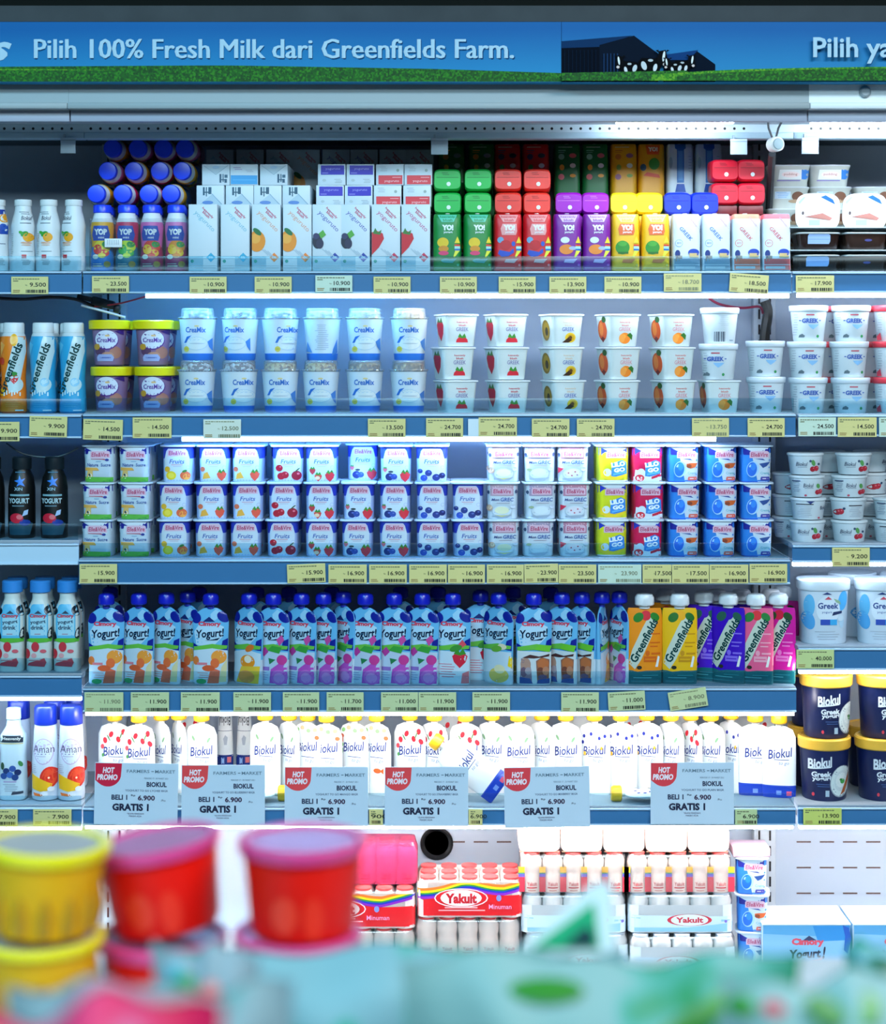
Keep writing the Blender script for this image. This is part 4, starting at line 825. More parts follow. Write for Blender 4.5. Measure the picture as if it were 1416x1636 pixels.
# square fruit pots
HS = [(0, 23.5, 23.5, 7), (2, 24.5, 24.5, 7), (47, 28.5, 28.5, 7), (49, 28.7, 28.7, 7)]
def hpot(kind):
    c, cg = {'straw': ('#c83048', '#7c74a4'), 'pass': ('#d8bca0', '#5c6cac'), 'peach': ('#d87068', '#d88c94')}[kind]
    a = [T('heavenly', 1, 38.5, 19, 3.6, c, .02), T('blush', 1, 34, 12, 3.4, c, .02), T('GREEK', 1, 27.5, 21, 6.4, cg, .01)]
    if kind == 'straw':
        a += [P([(-9, 6.4), (11, 6.4), (10, 11), (6, 15), (-4, 15), (-8, 11)], '#d42838'), P([(-6, 15), (-3, 21), (1, 16), (5, 21), (8, 14), (1, 13)], '#3c8a34')]
        sd = [P([(0, 8), (12, 20), (16, 34), (12, 40), (-12, 40), (-16, 34), (-12, 20)], '#c01c2c'), P([(-12, 39), (-6, 46), (0, 40), (8, 47), (12, 38)], '#3c7c34')]
    elif kind == 'pass':
        a += [E(5, 14, 9, 8, '#e0b82c'), E(6, 14, 6, 5.4, '#c8981c'), P([(-9, 6), (2, 15), (8, 10), (2, 6)], '#3c2414'), E(5, 14, 3, 3, '#5c3c1c')]
        sd = [E(0, 26, 16, 17, '#8c6c1c'), E(2, 26, 12, 13, '#b08c24'), E(3, 24, 6, 7, '#3c2c14')]
    else:
        a += orange(1, 13, 9.5, '#f08428', False) + [E(-4, 13, 5, 7, '#f49c44'), P([(4, 18), (10, 22), (14, 18), (13, 10), (8, 15)], '#34702c')]
        sd = [E(0, 26, 17, 17, '#d8541c'), E(-4, 28, 8, 11, '#ec8434'), E(8, 43, 8, 5, '#2c5c24'), P([(-8, 12), (0, 6), (8, 12), (0, 16)], '#7c2418')]
    return Kind('yogurt_pot', 'pot', [('cup', mb_cup(HS, '#d5dedd', a, sd, seg=48)), ('lid', mb_secs([(49, 29.5, 29.5, 7), (49.6, 31, 31, 7), (51.6, 31, 31, 7), (52, 29.5, 29.5, 7)], M('#e3e8ea', .3), seg=48))])
HK = {k: hpot(k) for k in ('straw', 'pass', 'peach')}
HC = [('straw', (733, 728, 732), 'strawberry', 'beside the dome-topped cups'), ('straw', (812, 813, 815), 'strawberry', 'beside the passion fruit pots'), ('pass', (901, 901, 904), 'passion fruit', ''), ('peach', (991, 992, 990), 'peach', 'beside the passion fruit pots'), ('peach', (1076, 1078, 1080), 'peach', 'beside the round white tubs')]
T3 = ('bottom', 'middle', 'top')
for k, xs, nm, wh in HC:
    for tr in range(3):
        HK[k].put(X(xs[2-tr]-4, .058), .058, z2+tr*53.4*S, ('square white %s pot, %s of its stack of three %s' % (nm, T3[tr], wh)).strip(), 'square fruit pots', (0, 0, (20, 21, 19)[tr]))
HK['peach'].put(X(1149, .058), .058, z2, 'square white peach pot alone under two round white tubs', 'square fruit pots', (0, 0, 9))
# round white tubs
GS = [(0, 23.5, 23.5, 2), (2, 24.6, 24.6, 2), (48, 29.2, 29.2, 2), (50, 29.4, 29.4, 2)]
def rtub(dx, red=False, back=False):
    if back: a = [R(-12+i*2.6, 3, -11+i*2.6+(i % 3)*.5, 19, '#4c5868') for i in range(7)] + lines(-6, 12, 44, 6, '#c4ccd4', 3) + [R(12, 4, 18, 6, '#8c9ca8')]
    else: a = [T('GREEK', dx, 33, 26, 7.4, '#3c5cac', .045), R(dx-17, 32.5, dx-14, 34, '#3c5cac'), R(dx+14, 32.5, dx+17, 34, '#3c5cac'), R(dx-7, 41.5, dx+6, 43.5, '#c85464'), P([(dx-4, 27), (dx+14, 27), (dx+10, 23), (dx+4, 19), (dx-1, 23)], '#8cbce4'), P([(dx-17, 6), (dx-9, 6), (dx-8, 9), (dx-12, 12), (dx-16, 10)], '#5c6c74'), E(dx+12, 8, 2.2, 2.4, '#3c9458')] + lines(-26, -20, 42, 9, '#a4acb8', 4)
    if red: a += [P([(-28, 2), (-20, 2), (-22, 14)], '#e04458'), E(22, 16, 4, 6, '#e86c7c')]
    lid = M('#e83c4c', .4) if red else M('#d6dee6', .35)
    return Kind('yogurt_tub', 'tub', [('cup', mb_cup(GS, '#d2dbe0', a)), ('lid', mb_secs([(48, 30.6, 30.6, 2), (49, 31.4, 31.4, 2), (56, 32, 32, 2), (57.6, 31, 31, 2)], lid))])
RT = {0: rtub(0), 4: rtub(4), 8: rtub(8), -8: rtub(-8), -2: rtub(-2), 'r': rtub(14, True), 'b': rtub(0, False, True)}
z2r = SH['2R']; py2 = .05
RT[-8].put(X(1148, py2), py2, z2+53.4*S, 'round white tub with blue lettering standing on the lone peach pot', 'round white tubs')
RT['b'].put(X(1150, py2), py2, z2+111.4*S, 'round white tub turned to its barcode, topmost above the lone peach pot', 'round white tubs')
RT[-2].put(X(1224, py2), py2, z2, 'round white tub, lower of two in front of the black cable run', 'round white tubs'); RT[0].put(X(1223, py2), py2, z2+58*S, 'round white tub, upper of two in front of the black cable run', 'round white tubs')
for px, nm, kk_ in ((1291, 'nearest the rail joint', (0, 0, -2)), (1359, 'nearest the red-lidded tubs', (0, 4, 0))):
    for tr in range(3): RT[kk_[tr]].put(X(px+(0, -2, 1)[tr], py2), py2, z2r+tr*58*S, 'round white tub, %s of the stack of three %s' % (T3[tr], nm), 'round white tubs')
for tr in range(3): RT['r'].put(X(1426, py2-.004), py2-.004, z2r+tr*58*S, 'round white tub with red lid, %s of the stack cut by the frame' % T3[tr], 'red-lidded tubs')
for px, nm in ((1322, 'first'), (1392, 'second')):
    for tr in range(3): RT['r'].put(X(px, .125), .125, z2r+tr*58*S, 'red-lidded tub behind the white ones, %s of the %s back stack' % (T3[tr], nm), 'red-lidded tubs behind')
# ================================================================== THIRD SHELF: wall of small pots
z3 = SH['3M']
FS = [(0, 22.5, 22.5, 4), (2, 24, 24, 4), (38, 24.6, 24.6, 4), (56, 25.2, 25.2, 4), (57, 25.2, 25.2, 4)]
BL, WH = '#1c2090', '#ccd8e2'
logo = lambda y=47, x=0: [P([(x-15, y-5), (x+16, y-5), (x+16, y+4), (x+13, y+6.5), (x-13, y+6.5), (x-15, y+4)], '#dcb8cc'), T('Elle&Vire', x+.5, y+.5, 27, 7, '#b83060', .02, .1)]
def fruitpot(fr, word='Fruits'):
    a = [P([(-19, 0.4), (19, .4), (20, 38), (17, 41), (17, 50), (14, 54), (-14, 54), (-17, 50), (-17, 41), (-20, 38)], WH)] + logo(46.5) + [T(word, 0, 33.5, 24, 7, '#2c50a8', .012, .2), R(-9, 27.5, 9, 28.6, '#d0909c'), R(-6, 25, 7, 25.8, '#b8a8b8'), E(17, 24, 3, 3, '#b0bcdc'), E(17, 24, 2.3, 2.3, WH)] + fr
    return a
lemon = [E(-15, 21, 4.5, 4.5, '#e8b030'), E(-9, 11, 8, 7, '#e8c820'), E(-9, 11, 5, 4.6, '#f0d84c')]
peach_ = [E(13, 11, 8, 7, '#e8643c'), E(15, 9, 5.5, 5, '#f4a040'), E(12, 18, 4, 2, '#3c7c34', 20)]
apric = [E(-17, 21, 4, 4, '#e0704c'), P([(-17, 5), (-4, 7), (-9, 17), (-15, 14)], '#eca83c')]
frs = {'lemon': lemon + peach_, 'apric': apric + strawb(13, 10.5, 7.5, '#e8543c'), 'cherry': cherry(-14, 23, 5.5) + cherry(-11, 10, 6) + cherry(-5, 12, 6) + cherry(13, 11, 8, '#a01030') + [E(14, 20, 5, 1, '#3c5c34', 40)], 'straw': strawb(-14, 18, 5, '#c83a40') + strawb(-5, 8, 6, '#dc4c40') + [E(-6, 7, 4, 3, '#f0c8a0')] + strawb(13, 9, 7.5, '#d8303c'),
       'mix': strawb(-17, 20, 3.6, '#d86470') + berry(-10, 9, 6.5, '#1c2c6c') + berry(-3, 9, 5, '#2c489c') + [E(-8, 17, 4, 1.6, '#2c3c3c')] + strawb(14, 9, 8, '#d8303c'), 'blue': berry(-18, 18, 4) + berry(-5, 15, 5.5) + berry(-12, 7, 5.5, '#2c4cac') + berry(7, 8, 6) + berry(16, 11, 5, '#1c2464')}
def pot(mats, art):
    return Kind('fruit_pot', 'pot', [('cup', mb_cup(FS, mats, art, seg=40)), ('lid', mb_secs([(57, 26.5, 26.5, 5), (57.3, 28.6, 28.6, 5), (59.5, 28.8, 28.8, 5), (59.8, 27.6, 27.6, 5)], M('#d3e0ea', .3), seg=40))])
PK = {k: pot(['#b8c8e0', '#a8bce0', '#2c3cb0', BL], fruitpot(v)) for k, v in frs.items()}
tri = [P([(-24, 57), (24, 57), (12, 50.5), (2, 49), (-9, 50.5)], '#d6dfe8')]
PK['grass'] = pot(['#b8ccd4', '#c4d4e0', '#c4d4e0', BL], [P([(-24, 40), (24, 40), (24, 46), (-24, 46)], '#c4d4e0'), P([(-24, 45), (-24, 56.8), (-10, 50), (-6, 45)], BL), P([(24, 45), (24, 56.8), (4, 50), (2, 46)], BL)] + tri + [P([(-18, 36), (19, 36), (17, 50), (-16, 50)], '#ccd8e2')] + logo(44, 2) + [P([(-12, 38), (9, 38), (12, 35.5), (6, 36.5), (-12, 37)], '#b8405c'), E(13, 36, 3, 2, '#243490'), T('Nature', -9, 28, 17, 5.4, '#2c4c94', .015), T('Sucre', 11, 28, 15, 5, '#2c4c94', .015), R(-4, 33, 4, 34, '#7ca4c4'),
   P([(-21, 19), (1, 19), (-2, 23.5), (-21, 24)], '#e0a850'), P([(-19, 6), (-9, 6), (-9, 19), (-17, 19)], '#d8b46c'), E(-13, 10, 3, 4, '#e8ece4'), E(-14, 12, 1.6, 2, '#3c4448'), P([(-21, .5), (21, .5), (22, 8), (12, 6), (0, 3.4), (-10, 5), (-21, 9)], '#5cb040'), P([(4, .5), (21, .5), (22, 5), (12, 4)], '#3c983c')])
def bowl(c, dots, top):
    a = [R(-24, 38, 24, 56, top)] + [E(-22+i*4, 54-(i*7 % 9)*.5, 1, .8, '#e8c8d0') for i in range(12)] + [E(-21, 44, 2, 3, '#3c5070'), E(22, 45, 2, 3, '#4c5070')] + logo(45)
    a += [T('Mon', -10, 32, 12, 4, '#2c407c', .02, .2), T('GREC', 8, 32.4, 20, 6, '#2c54a0', .015, .1), R(-8, 26.5, 12, 27.4, '#b8a8b4'), E(0, 13, 15, 9.5, '#aab8c4'), E(0, 13.8, 14.4, 8.8, '#c8d4dc'), E(0, 15, 11, 6, c), P([(-16, 6), (-6, 2.5), (8, 3), (15, 8), (6, 5), (-6, 5)], '#98a8b8'), E(17, 21, 4, 3, '#c4cce0'), E(17, 21, 3, 2.2, WH)] + dots
    return pot([WH, WH, WH, '#c898ac'], a)
PK['vanilla'] = bowl('#dcdcb8', [E(-19, 19, 5, 5, '#c8a088'), E(-18, 20, 3, 3, '#e0c8a4'), P([(-12, 8), (0, 4.5), (12, 8), (0, 6.5)], '#d8d07c')], '#c0a0b0')
PK['plain'] = bowl('#d0dce0', [E(-15, 20, 4, 2, '#a0b088')], '#a898b4')
PK['redbowl'] = bowl('#d8d4dc', [P([(-22, 14), (-13, 22), (-22, 24)], '#d0304c'), E(-6, 15, 1.3, 1, '#b83c54'), E(4, 17, 1.3, 1, '#b83c54'), E(7, 12, 1.3, 1, '#7c5c84'), E(-1, 11, 1.3, 1, '#b83c54')], '#c08098')
def kids(c, c2, c3):
    a = [P([(-24, 43), (-24, 57), (-8, 49), (-2, 43)], '#2838b8'), P([(24, 43), (24, 57), (6, 49), (4, 43)], '#2838b8')] + tri + [P([(-23, 43), (-14, 49), (17, 50), (23, 44), (23, 40), (-23, 40)], c)] + logo(44, 2)
    a += [P([(-21, 8), (-8, 3), (10, 4), (22, 14), (14, 9), (0, 8), (-14, 12), (-20, 20)], c2), E(-11, 16, 6, 6, '#ccdcea'), P([(-5, 10), (2, 9), (20, 14), (19, 32), (12, 36), (-4, 30)], '#2f7fd0'), T('LILO', 6, 29, 22, 8, '#e4ecf4', .06, 0, 8), T('GO', 8, 20, 18, 7, '#e4ecf4', .06, 0, 8), P([(-2, 11), (18, 15), (19, 18), (-2, 14)], '#58a8e4')] + c3
    return pot(['#d4dce4', c, c, '#2838b8'], a)
PK['yellow'] = kids('#d8d820', '#e8c41c', [R(-22, .5, 22, 3.4, '#d8d4dc')])
PK['red'] = kids('#d4144c', '#d4dce4', [R(-22, .5, 22, 9, '#d4dce4'), E(-13, 7, 7, 5.5, '#d42838'), E(-12, 5, 3, 2, '#f0a8a8'), P([(5, 5), (18, 9), (19, 14), (5, 9)], '#c81c3c')])
def mug(fr, lab):
    a = [P([(-24, 44), (-24, 57), (-8, 49), (-4, 44)], BL), P([(24, 46), (24, 57), (6, 50), (6, 46)], BL)] + tri + [P([(2, .5), (22.5, .5), (24, 47), (-8, 47), (-2, 36), (4, 26)], '#c6d4e2')] + logo(44, 4)
    a += [P([(-4, 38), (10, 38), (14, 35), (8, 36)], '#2c3890'), E(-6, 21, 9.6, 13, '#a4d0f0', -8), E(-7, 21, 7.6, 11.4, '#1c68d8', -8), E(-5, 25, 4, 6, '#2c84e4', -8)] + fr + [T('Creme', 13, 15, 14, 4, '#58b0c0', .01), P([(6, 3), (20, 3), (21, 6), (20, 9), (7, 9), (6, 6)], lab), R(9, 5.4, 18, 6.6, '#e8dce4')]
    return pot(['#1c5cc8', '#2c80d8', '#2c80d8', BL], a)
PK['caramel'] = mug([P([(4, 25), (10, 22), (18, 24), (22, 31), (15, 29), (10, 31), (4, 30)], '#d0602c'), E(8, 26, 4, 3, '#8c3c24')], '#dc6458')
PK['navy'] = mug([P([(4, 30), (10, 23), (16, 26), (22, 33), (16, 31), (10, 28)], '#2c4c90')], '#44409c')
C3 = ['grass', 'grass', 'lemon', 'apric', 'apric', 'cherry', 'straw', 'mix', 'mix', 'blue', 'blue', 'vanilla', 'plain', 'redbowl', 'yellow', 'red', 'caramel', 'caramel', 'navy']
XM = [160, 220, 282, 339, 397, 455, 514, 574, 632, 691, 748, 803, 862, 916, 977, 1034, 1091, 1151, 1206]
XB = [159, 217, 280, 338, 394, 453, 514, 572, 632, 691, 748, 804, 859, 917, 976, 1032, 1090, 1148, 1207]
XT = [162, 218, 287, 345, 398, 461, 514, 580, 633, 690, None, 805, 862, 915, 978, 1032, 1089, 1150, 1205]
NM = ['grass-printed white pot', 'grass-printed white pot', 'lemon and peach pot', 'apricot and strawberry pot', 'apricot and strawberry pot', 'cherry pot', 'strawberry pot', 'mixed berry pot', 'mixed berry pot', 'blueberry pot', 'blueberry pot', 'pot with a bowl of yellow cream', 'pot with a plain white bowl', 'pot with a bowl and red fruit', 'yellow pot', 'red pot', 'blue pot with orange splash', 'blue pot with orange splash', 'blue pot with navy splash']
SIDE = [' at the end of the shelf', ' beside the lemon and peach pots', '', ' beside the lemon and peach pots', ' beside the cherry pots', '', '', ' beside the strawberry pots', ' beside the blueberry pots', ' beside the mixed berry pots', ' beside the bowl-printed pots', '', '', '', '', '', ' beside the red pots', ' beside the navy-splash pots', '']
for i in range(19):
    for tr, xs in enumerate((XB, XM, XT)):
        if xs[i] is None: continue
        y_ = .052
        if i == 7 and tr == 2: y_ = .112
        if i in (7,) and tr == 2: PK['mix'].put(X(572, .112), .112, z3, 'mixed berry pot hidden behind the front pots', 'hidden small pots'); PK['mix'].put(X(572, .112), .112, z3+60*S, 'mixed berry pot hidden behind the front pots', 'hidden small pots')
        lab = '%s%s, %s of its stack' % (NM[i], SIDE[i], T3[tr])
        if i == 7 and tr == 2: lab = 'mixed berry pot pushed back into the shade, alone in the top tier'
        PK[C3[i]].put(X(xs[i], y_), y_, z3+tr*60*S, lab, 'small pots stacked three high', (0, 0, ((i*17+tr*29) % 9)-4))
# a second row behind keeps the gaps dark
for i in range(19):
    if i == 7: continue
    for tr in range(3):
        if i == 10 and tr == 2: continue
        PK[C3[i]].put(X(XM[i], .118)*.985, .118, z3+tr*60*S, '%s in the dark second row, %s%s' % (NM[i], T3[tr], SIDE[i]), 'small pots in the second row')
# small cherry tubs
z3r = SH['3R']
CS = [(0, 23, 23, 2), (1.5, 24, 24, 2), (30, 28, 28, 2), (31, 29.4, 29.4, 2), (33.5, 29.6, 29.6, 2), (34, 28, 28, 2)]
def ctub(v):
    if v == 0: a = [T('Biokul', -10, 17, 17, 6.4, '#3c4460', .01, .2), R(-16, 11.5, -2, 12.3, '#8c94a4')] + cherry(7, 9, 4.5, '#a82434') + cherry(13, 10, 4.5, '#c02c3c') + [E(8, 19, 3, 5, '#5c9c54', 20), E(3, 22, 2, 2, '#445470'), E(17, 17, 2, 2, '#344864')]
    elif v == 1: a = [T('Biokul', -2, 19, 16, 6.4, '#3c4460', .01, .2), R(-8, 14, 6, 14.8, '#8c94a4')] + cherry(13, 8, 4, '#b02838') + cherry(18, 9, 4.2, '#c02c3c') + [E(14, 18, 3, 4, '#5c9c54', 20), E(-6, 3, 2, 1.6, '#c04c60')] + lines(-24, -14, 24, 6, '#8c9cb0', 3) + [R(-25, 25.4, -14, 27, '#3c4c6c')]
    elif v == 2: a = [R(-22, 24, 4, 25.6, '#3c3c48')] + lines(-20, 2, 21, 7, '#b0b8c4', 2.8, 7) + [T('Biokul', 21, 19, 12, 6, '#3c4460', .01, .2), P([(-8, 31), (6, 31), (-1, 25)], '#2c3c7c'), E(13, 3, 2, 1.6, '#c04c60')]
    else: a = cherry(-20, 12, 5, '#a82434') + cherry(-16, 13, 5, '#c02c3c') + [R(-4, 22, 18, 23.6, '#3c3440')] + lines(-3, 17, 19, 6, '#b0b8c4', 2.8, 9) + [E(-11, 18, 2, 2, '#344864')]
    return Kind('cherry_tub', 'tub', [('cup', mb_cup(CS[:3], '#ccd6dc', a)), ('lid', mb_secs([(30, 28.6, 28.6, 2), (31, 29.6, 29.6, 2), (33.5, 29.6, 29.6, 2), (34.4, 28, 28, 2)], M('#dbe2e6', .35)))])
CT = [ctub(i) for i in range(4)]
T4 = ('bottom', 'second', 'third', 'top')
for st, pxs, vs in (('nearest the blue pots', (1290, 1291, 1289, 1287), (0, 2, 1, 0)), ('above the 9.200 price tag', (1357, 1355, 1357, 1364), (0, 3, 1, 0))):
    for tr in range(4):
        z_ = z3r + tr*36.2*S
        CT[vs[tr]].put(X(pxs[tr], .045), .045, z_ , 'small white cherry tub, %s of the front stack %s' % (T4[tr], st), 'small cherry tubs')
for tr in range(2): CT[2-tr].put(X(1424, .045), .045, z3r+tr*36.2*S, 'small white cherry tub, %s of the low stack cut by the frame' % ('lower', 'upper')[tr], 'small cherry tubs')
for px, nm, n in ((1262, 'beside the blue pots', 3), (1322, 'between the front stacks', 4), (1392, 'near the frame edge', 4)):
    for tr in range(n): CT[(tr+1) % 4].put(X(px, .125)*1.0, .125, z3r+tr*36.2*S, 'shaded cherry tub, %s of the back stack %s' % (T4[tr], nm), 'small cherry tubs behind', (0, 0, 25*tr))
# black bottles
z3l = SH['3L']
BS = [(0, 20, 20, 2), (2, 21.5, 21.5, 2), (36, 22, 22, 2), (80, 21.5, 21.5, 2), (98, 19, 19, 2), (108, 14.5, 14.5, 2), (112, 13.6, 13.6, 2)]
def bb(dx):
    a = [P([(-16, 6), (16, 6), (20, 24), (4, 34), (-18, 26)], '#2c5464'), E(dx-4, 33, 11, 8, '#d0243c'), E(dx+1, 35, 5, 4, '#e87078'), E(dx+9, 26, 8, 5, '#1c3c94'), P([(dx+5, 36), (dx+13, 39), (dx+14, 47), (dx+8, 45)], '#a8c4e8'), T('YOGURT', dx-1, 61, 32, 8.6, '#b8d4dc', .03), R(dx-15, 68.5, dx+15, 71.6, '#7ca8b4'), R(dx-11, 52, dx+8, 53.6, '#6c8c9c'), T('XIN', dx-1, 80, 13, 5, '#9cc0d0', .02)]
    a += [P([(dx-4, 84), (dx-1, 90), (dx-8, 93), (dx-1, 95), (dx, 102), (dx+3, 95), (dx+9, 97), (dx+5, 91), (dx+9, 84), (dx+2, 87)], '#2c7ce0'), R(dx-7, 106, dx+8, 107.4, '#4c7c9c')]
    return Kind('black_bottle', 'bottle', [('body', mb_cup(BS, '#04080a', a, r=.35)), ('cap', mb_secs([(111, 15, 15, 2), (112, 15.6, 15.6, 2), (129, 15.6, 15.6, 2), (131, 14, 14, 2)], M('#0c1a22', .4)))])
for px, dx, lab in ((35, 0, 'black bottle with a red apple print, beside the bottle cut by the frame'), (87, 0, 'black bottle with a red apple print, beside the pots'), (-14, 0, 'black bottle cut by the frame')):
    bb(dx).put(X(px, .05), .05, z3l, lab, 'black bottles')

# ================================================================== FOURTH SHELF
z4 = SH['4M']; z4l = SH['4L']; z4r = SH['4R']
SBS = [(0, 19, 17, 4), (2, 20.5, 18, 4), (92, 20.5, 18, 4), (104, 17, 16, 3), (114, 13.2, 13.2, 2), (118, 12.6, 12.6, 2), (126, 12.6, 12.6, 2)]
def sbottle(dx):
    a = [P([(-20.4, 50), (20.4, 54), (20.4, 92), (-20.4, 92)], '#58b4dc'), P([(-20, 92), (20, 92), (14, 108), (-14, 108)], '#58b4dc'), P([(-12, 58), (14, 58), (14, 88), (-12, 88)], '#a4d4e4'), E(18, 98, 9, 8, '#14202c', -30), E(-18, 97, 6, 6, '#14202c', 30), E(-19, 58, 5, 10, '#141c28', 15), E(20, 62, 5, 10, '#141c28', -15)]
    a += [T('Cimory', dx, 89, 26, 8, '#d0404c', .04), P([(dx-6, 93), (dx, 98), (dx+6, 93)], '#28344c'), T('yogurt', dx, 79, 24, 6.4, '#243454', .02, 0, 4), T('drink', dx-1, 71, 20, 6.6, '#243454', .02), R(dx-5, 60, dx+4, 61, '#b86c7c'), P([(-19, 50), (-4, 46), (20, 48), (20, 54), (2, 52), (-12, 54)], '#5cb43c')]
    a += [E(-4, 40, 6, 8, '#c83440'), E(-17, 29, 5, 8, '#c8303c'), E(8, 33, 5, 3, '#d8606c'), E(-6, 26, 4, 4, '#d89ca0'), P([(-16, 10), (10, 8), (13, 15), (10, 22), (-14, 14)], '#cc4450'), R(-14, 18, 4, 19.4, '#d89898')]
    return Kind('yogurt_drink_bottle', 'bottle', [('body', mb_cup(SBS, '#d0d8d4', a, r=.32)), ('cap', mb_secs([(126, 15.6, 15.6, 2), (127, 16.6, 16.6, 2), (143, 16.6, 16.6, 2), (145, 15, 15, 2)], M('#3488d4', .35)))])
SB = sbottle(0)
for px, y_, lab in ((20, .04, 'blue-capped strawberry bottle, beside the frame edge'), (64.5, .04, 'blue-capped strawberry bottle, in the middle of the front three'), (108, .04, 'blue-capped strawberry bottle, beside the yogurt pouches'),
                    (28, .092, 'blue-capped strawberry bottle behind the one at the frame edge'), (72, .092, 'blue-capped strawberry bottle behind the middle one'), (114, .092, 'blue-capped strawberry bottle behind the one beside the pouches')):
    SB.put(X(px, y_), y_, z4l, lab, 'blue-capped strawberry bottles')
# spouted pouches
PS = [(0, 27, 9, 2.6), (4, 28, 9.4, 2.4), (40, 28, 8.4, 2.2), (80, 29, 7.5, 2.2), (100, 29.5, 5, 2.2), (112, 26, 3.4, 2.4), (119, 16, 2.6, 2.6), (122, 10, 2.4, 3)]
def pouch(kind):
    cow = '#12228c'
    c0, c1 = '#c4d4e0', '#66b0dc'
    a = [P([(-27, 62), (28, 62), (28.5, 84), (29, 104), (14, 119), (-14, 119), (-29, 104)], c1), P([(-22, 62), (6, 62), (20, 76), (22, 92), (10, 98), (-18, 96), (-26, 84)], '#b4d4e8'), P([(2, 100), (10, 104), (18, 114), (8, 120), (0, 112)], '#9ccce8'),
         E(21, 108, 11, 8, cow, -30), E(-23, 106, 8, 9, cow, 25), P([(17, 56), (27.5, 54), (28, 74), (20, 70)], cow), P([(-27, 66), (-20, 62), (-21, 54), (-27, 52)], cow),
         P([(-12, 100), (-2, 108), (8, 100)], '#1c2c6c'), T('Cimory', -1, 96, 36, 9, '#d83c54', .05), T('Yogurt!', 0, 80, 44, 17, '#10203c', .025, .12, 4), P([(-8, 70), (12, 71), (16, 75), (4, 72)], '#10203c'), P([(-26, 54), (-4, 60), (26, 57), (27, 62), (4, 65), (-26, 60)], '#68b844')]
    if kind == 'peach': a += [P([(-26, 2), (26, 2), (27, 54), (4, 58), (-26, 54)], c0), E(14, 44, 12, 11, '#f0983c'), E(8, 34, 7, 8, '#e86c3c'), P([(-4, 2), (14, 2), (16, 22), (2, 28)], '#e0684c'), E(-2, 26, 10, 5, '#d85c34'), E(-22, 38, 5, 7, '#e0783c'), R(-20, 31, -4, 35, '#d87c88'), P([(14, 4), (25, 4), (26, 40), (18, 28)], '#d8cc9c')] + lines(-20, 2, 18, 4, '#d88c84', 3.6) + [E(-13, 5, 8, 4, '#2c9c5c')]
    elif kind == 'orange': a += [P([(-26, 2), (26, 2), (27, 50), (4, 56), (-26, 50)], c0), E(4, 36, 14, 11, '#f09028'), E(5, 40, 7, 6, '#f4e4cc'), P([(-18, 2), (24, 2), (26, 30), (-8, 28)], '#ecbc3c'), E(2, 12, 16, 10, '#e09044'), E(8, 58, 9, 5, '#e0742c', 30)]
    elif kind == 'purple': a += [P([(-26, 2), (26, 2), (27, 52), (-26, 54)], '#b8c8dc'), P([(-2, 2), (26, 2), (27, 30), (16, 36), (0, 24)], '#b850b4'), E(14, 12, 13, 12, '#c468c0'), E(14, 11, 9, 8, '#d08ccc'), E(18, 40, 8, 8, '#c83c8c'), P([(14, 62), (22, 72), (18, 80), (9, 72)], '#cc4c98'), P([(-12, 44), (-4, 52), (-10, 60), (-18, 52)], '#b83c90'), P([(-6, 54), (14, 50), (18, 60), (2, 62)], '#3c9c3c'), P([(-2, 32), (8, 40), (-4, 42)], '#2c7c4c'), R(-24, 22, -2, 28, '#8c6cb8')] + lines(-24, -2, 18, 4, '#8c94c0', 3.6)
    elif kind == 'straw': a += [P([(-26, 2), (26, 2), (27, 52), (-26, 54)], c0)] + strawb(12, 40, 12, '#d4243c') + [P([(14, 2), (26, 2), (26, 22), (16, 18)], '#dc747c'), P([(8, 62), (16, 72), (22, 64), (14, 58)], '#dc4c5c'), E(6, 58, 10, 5, '#3c8c34', 20)] + lines(-22, 6, 32, 6, '#d0586c', 4)
    elif kind == 'banana': a += [P([(-26, 2), (26, 2), (27, 52), (-26, 54)], c0), E(6, 14, 18, 12, '#dcc060'), E(8, 24, 10, 7, '#e8dcb0'), P([(22, 30), (28, 26), (28, 44), (24, 46)], '#e8c41c'), E(12, 60, 8, 5, '#e0d4b4'), E(2, 56, 10, 5, '#68a83c', 10)]
    else: a += [P([(-26, 2), (26, 2), (27, 52), (-26, 54)], '#ccd4d8'), P([(-22, 4), (-3, 3), (-4, 20), (-7, 40), (-20, 42)], '#8c7484'), E(-13, 32, 8, 11, '#b08878'), E(-16, 20, 5, 8, '#6c5468'), E(-9, 22, 5, 6, '#a4949c'), P([(5, 3), (23, 4), (24, 40), (12, 44), (3, 38)], '#94604c'), E(14, 33, 9, 9, '#c06c40'), E(10, 20, 6, 8, '#7c4434'), E(18, 22, 5, 7, '#b87c60'), E(13, 12, 7, 4, '#64506c'), P([(-18, 43), (-6, 48), (8, 45), (24, 49), (23, 45), (0, 42)], '#4c2c2c'), P([(-22, 2), (-2, 2), (-6, 10), (-22, 12)], '#2c4c8c'), P([(4, 2), (24, 2), (24, 10), (6, 8)], '#2c4c8c'), P([(0, 56), (24, 52), (27, 62), (8, 64)], '#6cc034')]
    c = M(c1, .25)
    body = mb_cup(PS, [M(c0, .25)]*2+[c]*5, a, seg=40, r=.22)
    return Kind('yogurt_pouch', 'pouch', [('body', body), ('spout', mb_secs([(121, 6, 5, 2), (128, 6, 5, 2)], '#1c2c9c', 16)), ('cap', mb_secs([(127, 11, 11, 2), (129, 13, 13, 2), (140, 13, 13, 2), (144, 11, 11, 2), (146, 6, 6, 2)], M('#1420b4', .25), 24))])
PO = {k: pouch(k) for k in ('peach', 'orange', 'purple', 'straw', 'banana', 'cocoa')}
yp = .034
